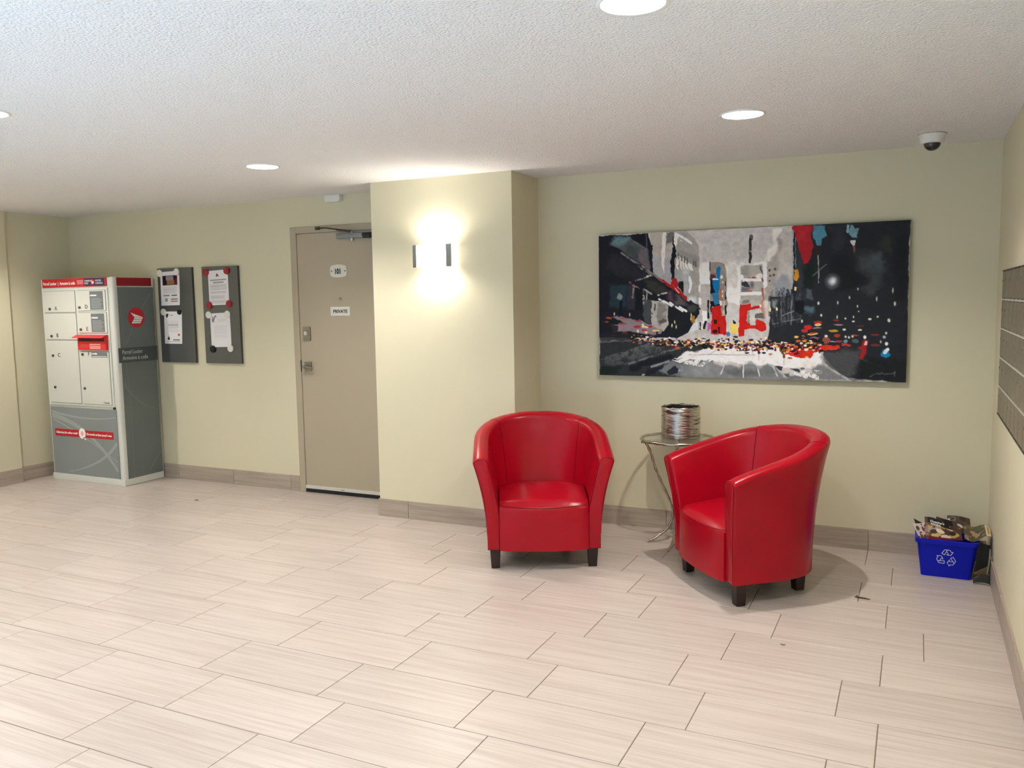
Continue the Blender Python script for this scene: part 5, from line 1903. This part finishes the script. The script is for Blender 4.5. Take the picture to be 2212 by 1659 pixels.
# ------------------------------------------------------------------ painting of a city street
def paint_canvas(ny=318, nx=640):
    r_ = np.random.default_rng(21)
    img = np.full((ny, nx, 3), 0.7)
    relief = np.zeros((ny, nx))
    asp = nx / ny
    vv, uu = np.meshgrid(np.linspace(0, 1000, ny), np.linspace(0, 1000, nx), indexing='ij')
    fields = [(smooth_noise(ny, nx, c, r_) - 0.5) * 2 for c in (14, 30, 60, 14, 30, 60)]
    n1 = fields[0] * 0.5 + fields[1] * 0.35 + fields[2] * 0.3
    n2 = fields[3] * 0.5 + fields[4] * 0.35 + fields[5] * 0.3
    tone = smooth_noise(ny, nx, 40, r_) * 0.6 + smooth_noise(ny, nx, 90, r_) * 0.4
    bristle = r_.random((ny, nx))
    for op in STROKES:
        col = np.array([(op[1] >> 16 & 255), (op[1] >> 8 & 255), (op[1] & 255)]) / 255.0
        if op[0] == 'E':
            _, _, cu, cv, ru, rv_, al, soft, warp = op
            m_ = max(ru, rv_, 8) * 1.6 + warp + soft * 2
            i0, i1 = max(0, int((cv - m_ * 2) / 1000 * ny)), min(ny, int((cv + m_ * 2) / 1000 * ny) + 2)
            j0, j1 = max(0, int((cu - m_) / 1000 * nx)), min(nx, int((cu + m_) / 1000 * nx) + 2)
            if i1 <= i0 or j1 <= j0:
                continue
            s_ = np.s_[i0:i1, j0:j1]
            x = uu[s_] + n1[s_] * warp * 0.5 - cu
            y = vv[s_] + n2[s_] * warp - cv
            d = np.sqrt((x / max(ru, 1.3)) ** 2 + (y / max(rv_, 2.0)) ** 2)
            w = np.clip((1 - d) * min(ru, rv_) / max(1.0, soft) + 0.5, 0, 1)
        else:
            pts = np.array(op[2], float).reshape(-1, 2)
            warp = op[3]
            pad = warp + 14 if op[0] == 'P' else op[3] * 2 + 8
            i0, i1 = max(0, int((pts[:, 1].min() - pad * 2) / 1000 * ny)), min(ny, int((pts[:, 1].max() + pad * 2) / 1000 * ny) + 2)
            j0, j1 = max(0, int((pts[:, 0].min() - pad) / 1000 * nx)), min(nx, int((pts[:, 0].max() + pad) / 1000 * nx) + 2)
            if i1 <= i0 or j1 <= j0:
                continue
            s_ = np.s_[i0:i1, j0:j1]
            al = op[4]
            if op[0] == 'P':
                soft = op[5]
                x = uu[s_] + n1[s_] * warp * 0.7
                y = vv[s_] + n2[s_] * warp * 1.4
                ins_ = np.zeros(x.shape, bool)
                dist = np.full(x.shape, 1e9)
                for (x0, y0), (x1, y1) in zip(pts, np.roll(pts, -1, 0)):
                    c = ((y0 > y) != (y1 > y))
                    with np.errstate(divide='ignore', invalid='ignore'):
                        xi = (x1 - x0) * (y - y0) / (y1 - y0 if y1 != y0 else 1e-9) + x0
                    ins_ ^= c & (x < xi)
                    if soft > 1:
                        ex, ey = x1 - x0, (y1 - y0) / asp
                        px, py = x - x0, (y - y0) / asp
                        t = np.clip((px * ex + py * ey) / (ex * ex + ey * ey + 1e-9), 0, 1)
                        dist = np.minimum(dist, np.hypot(px - t * ex, py - t * ey))
                w = ins_.astype(float)
                if soft > 1:
                    sd = np.where(ins_, dist, -dist)
                    w = np.clip(sd / (soft * 1.0) + 0.5, 0, 1)
            else:
                wd, dry = op[3] * 0.55, op[5]
                x = uu[s_] + n1[s_] * 2.0
                y = vv[s_] + n2[s_] * 4.0
                dist = np.full(x.shape, 1e9)
                for (x0, y0), (x1, y1) in zip(pts[:-1], pts[1:]):
                    ex, ey = x1 - x0, (y1 - y0) / asp
                    px, py = x - x0, (y - y0) / asp
                    t = np.clip((px * ex + py * ey) / (ex * ex + ey * ey + 1e-9), 0, 1)
                    dist = np.minimum(dist, np.hypot(px - t * ex, py - t * ey))
                w = np.clip((max(wd, 0.9) - dist) / 0.9 + 0.5, 0, 1)
                if dry:
                    w = w * np.where(tone[s_] + 0.25 * bristle[s_] < 0.30 + dry / 140.0, 0.25, 1.0)
        a = (w * al / 100.0)[..., None]
        c2 = col * (1 + 0.16 * (tone[s_][..., None] - 0.5))
        img[s_] = img[s_] * (1 - a) + c2 * a
        relief[s_] = relief[s_] * (1 - a[..., 0]) + (0.0003 + 0.0010 * tone[s_] + 0.0004 * r_.random()) * a[..., 0]
    # band of headlights and crowd across the street
    cols = [(0xE9, 0xC8, 0x9A), (0xF0, 0xE4, 0xD8), (0x1A, 0x15, 0x1C), (0xA0, 0x24, 0x20), (0xC8, 0x60, 0x2C), (0x8A, 0x6A, 0x24), (0x16, 0x12, 0x18), (0xE8, 0xB8, 0x60), (0x5A, 0x20, 0x24), (0x20, 0x1C, 0x24), (0xF2, 0xEA, 0xDE), (0x74, 0x64, 0x78)]
    for i in range(640):
        t = r_.random()
        u_ = 115 + 640 * t
        centre = 752 + 24 * math.sin((u_ - 200) / 260)
        spread = 30 if u_ < 420 else (42 if u_ < 620 else 52)
        v_ = centre + r_.normal() * spread * 0.55
        if u_ < 230 and r_.random() < 0.6:
            continue
        c = np.array(cols[r_.integers(len(cols))]) / 255.0
        ru, rv2 = r_.uniform(2.0, 8.5), r_.uniform(4.0, 9.0)
        if i % 3 == 0:
            c = np.array(cols[(2, 6, 8, 9)[i % 4]]) / 255.0
        i0, i1 = max(0, int((v_ - 14) / 1000 * ny)), min(ny, int((v_ + 14) / 1000 * ny) + 2)
        j0, j1 = max(0, int((u_ - 14) / 1000 * nx)), min(nx, int((u_ + 14) / 1000 * nx) + 2)
        s_ = np.s_[i0:i1, j0:j1]
        x = uu[s_] + n1[s_] * 2 - u_
        y = vv[s_] + n2[s_] * 4 - v_
        w = np.clip((1 - np.sqrt((x / ru) ** 2 + (y / rv2) ** 2)) * 3 + 0.3, 0, 1)[..., None] * 0.95
        img[s_] = img[s_] * (1 - w) + c * w
        relief[s_] += w[..., 0] * 0.0004
    img *= (1 + 0.05 * (bristle[..., None] - 0.5))
    return np.clip(img * 1.10, 0, 0.97), relief


PX0, PX1, PZ1, PZ0 = -1.8770, -0.0514, 1.9024, 0.9967
PYF = YA - 0.036
pt_ = boxo('painting', PX0, PX1, PYF, YA - 0.006, PZ0, PZ1, mat('canvas_edge', 0x1B1B1F, 0.6))
tag(pt_, 'wide canvas painting of a rainy city street in red and grey', 'painting')
img, rel = paint_canvas()
raster_sheet('painted_surface', img, lambda u, v: (PX0 + (PX1 - PX0) * u, PYF - 0.0004 - rel, PZ1 + (PZ0 - PZ1) * v), printed('oil_paint', 0.5, 0.12), pt_)
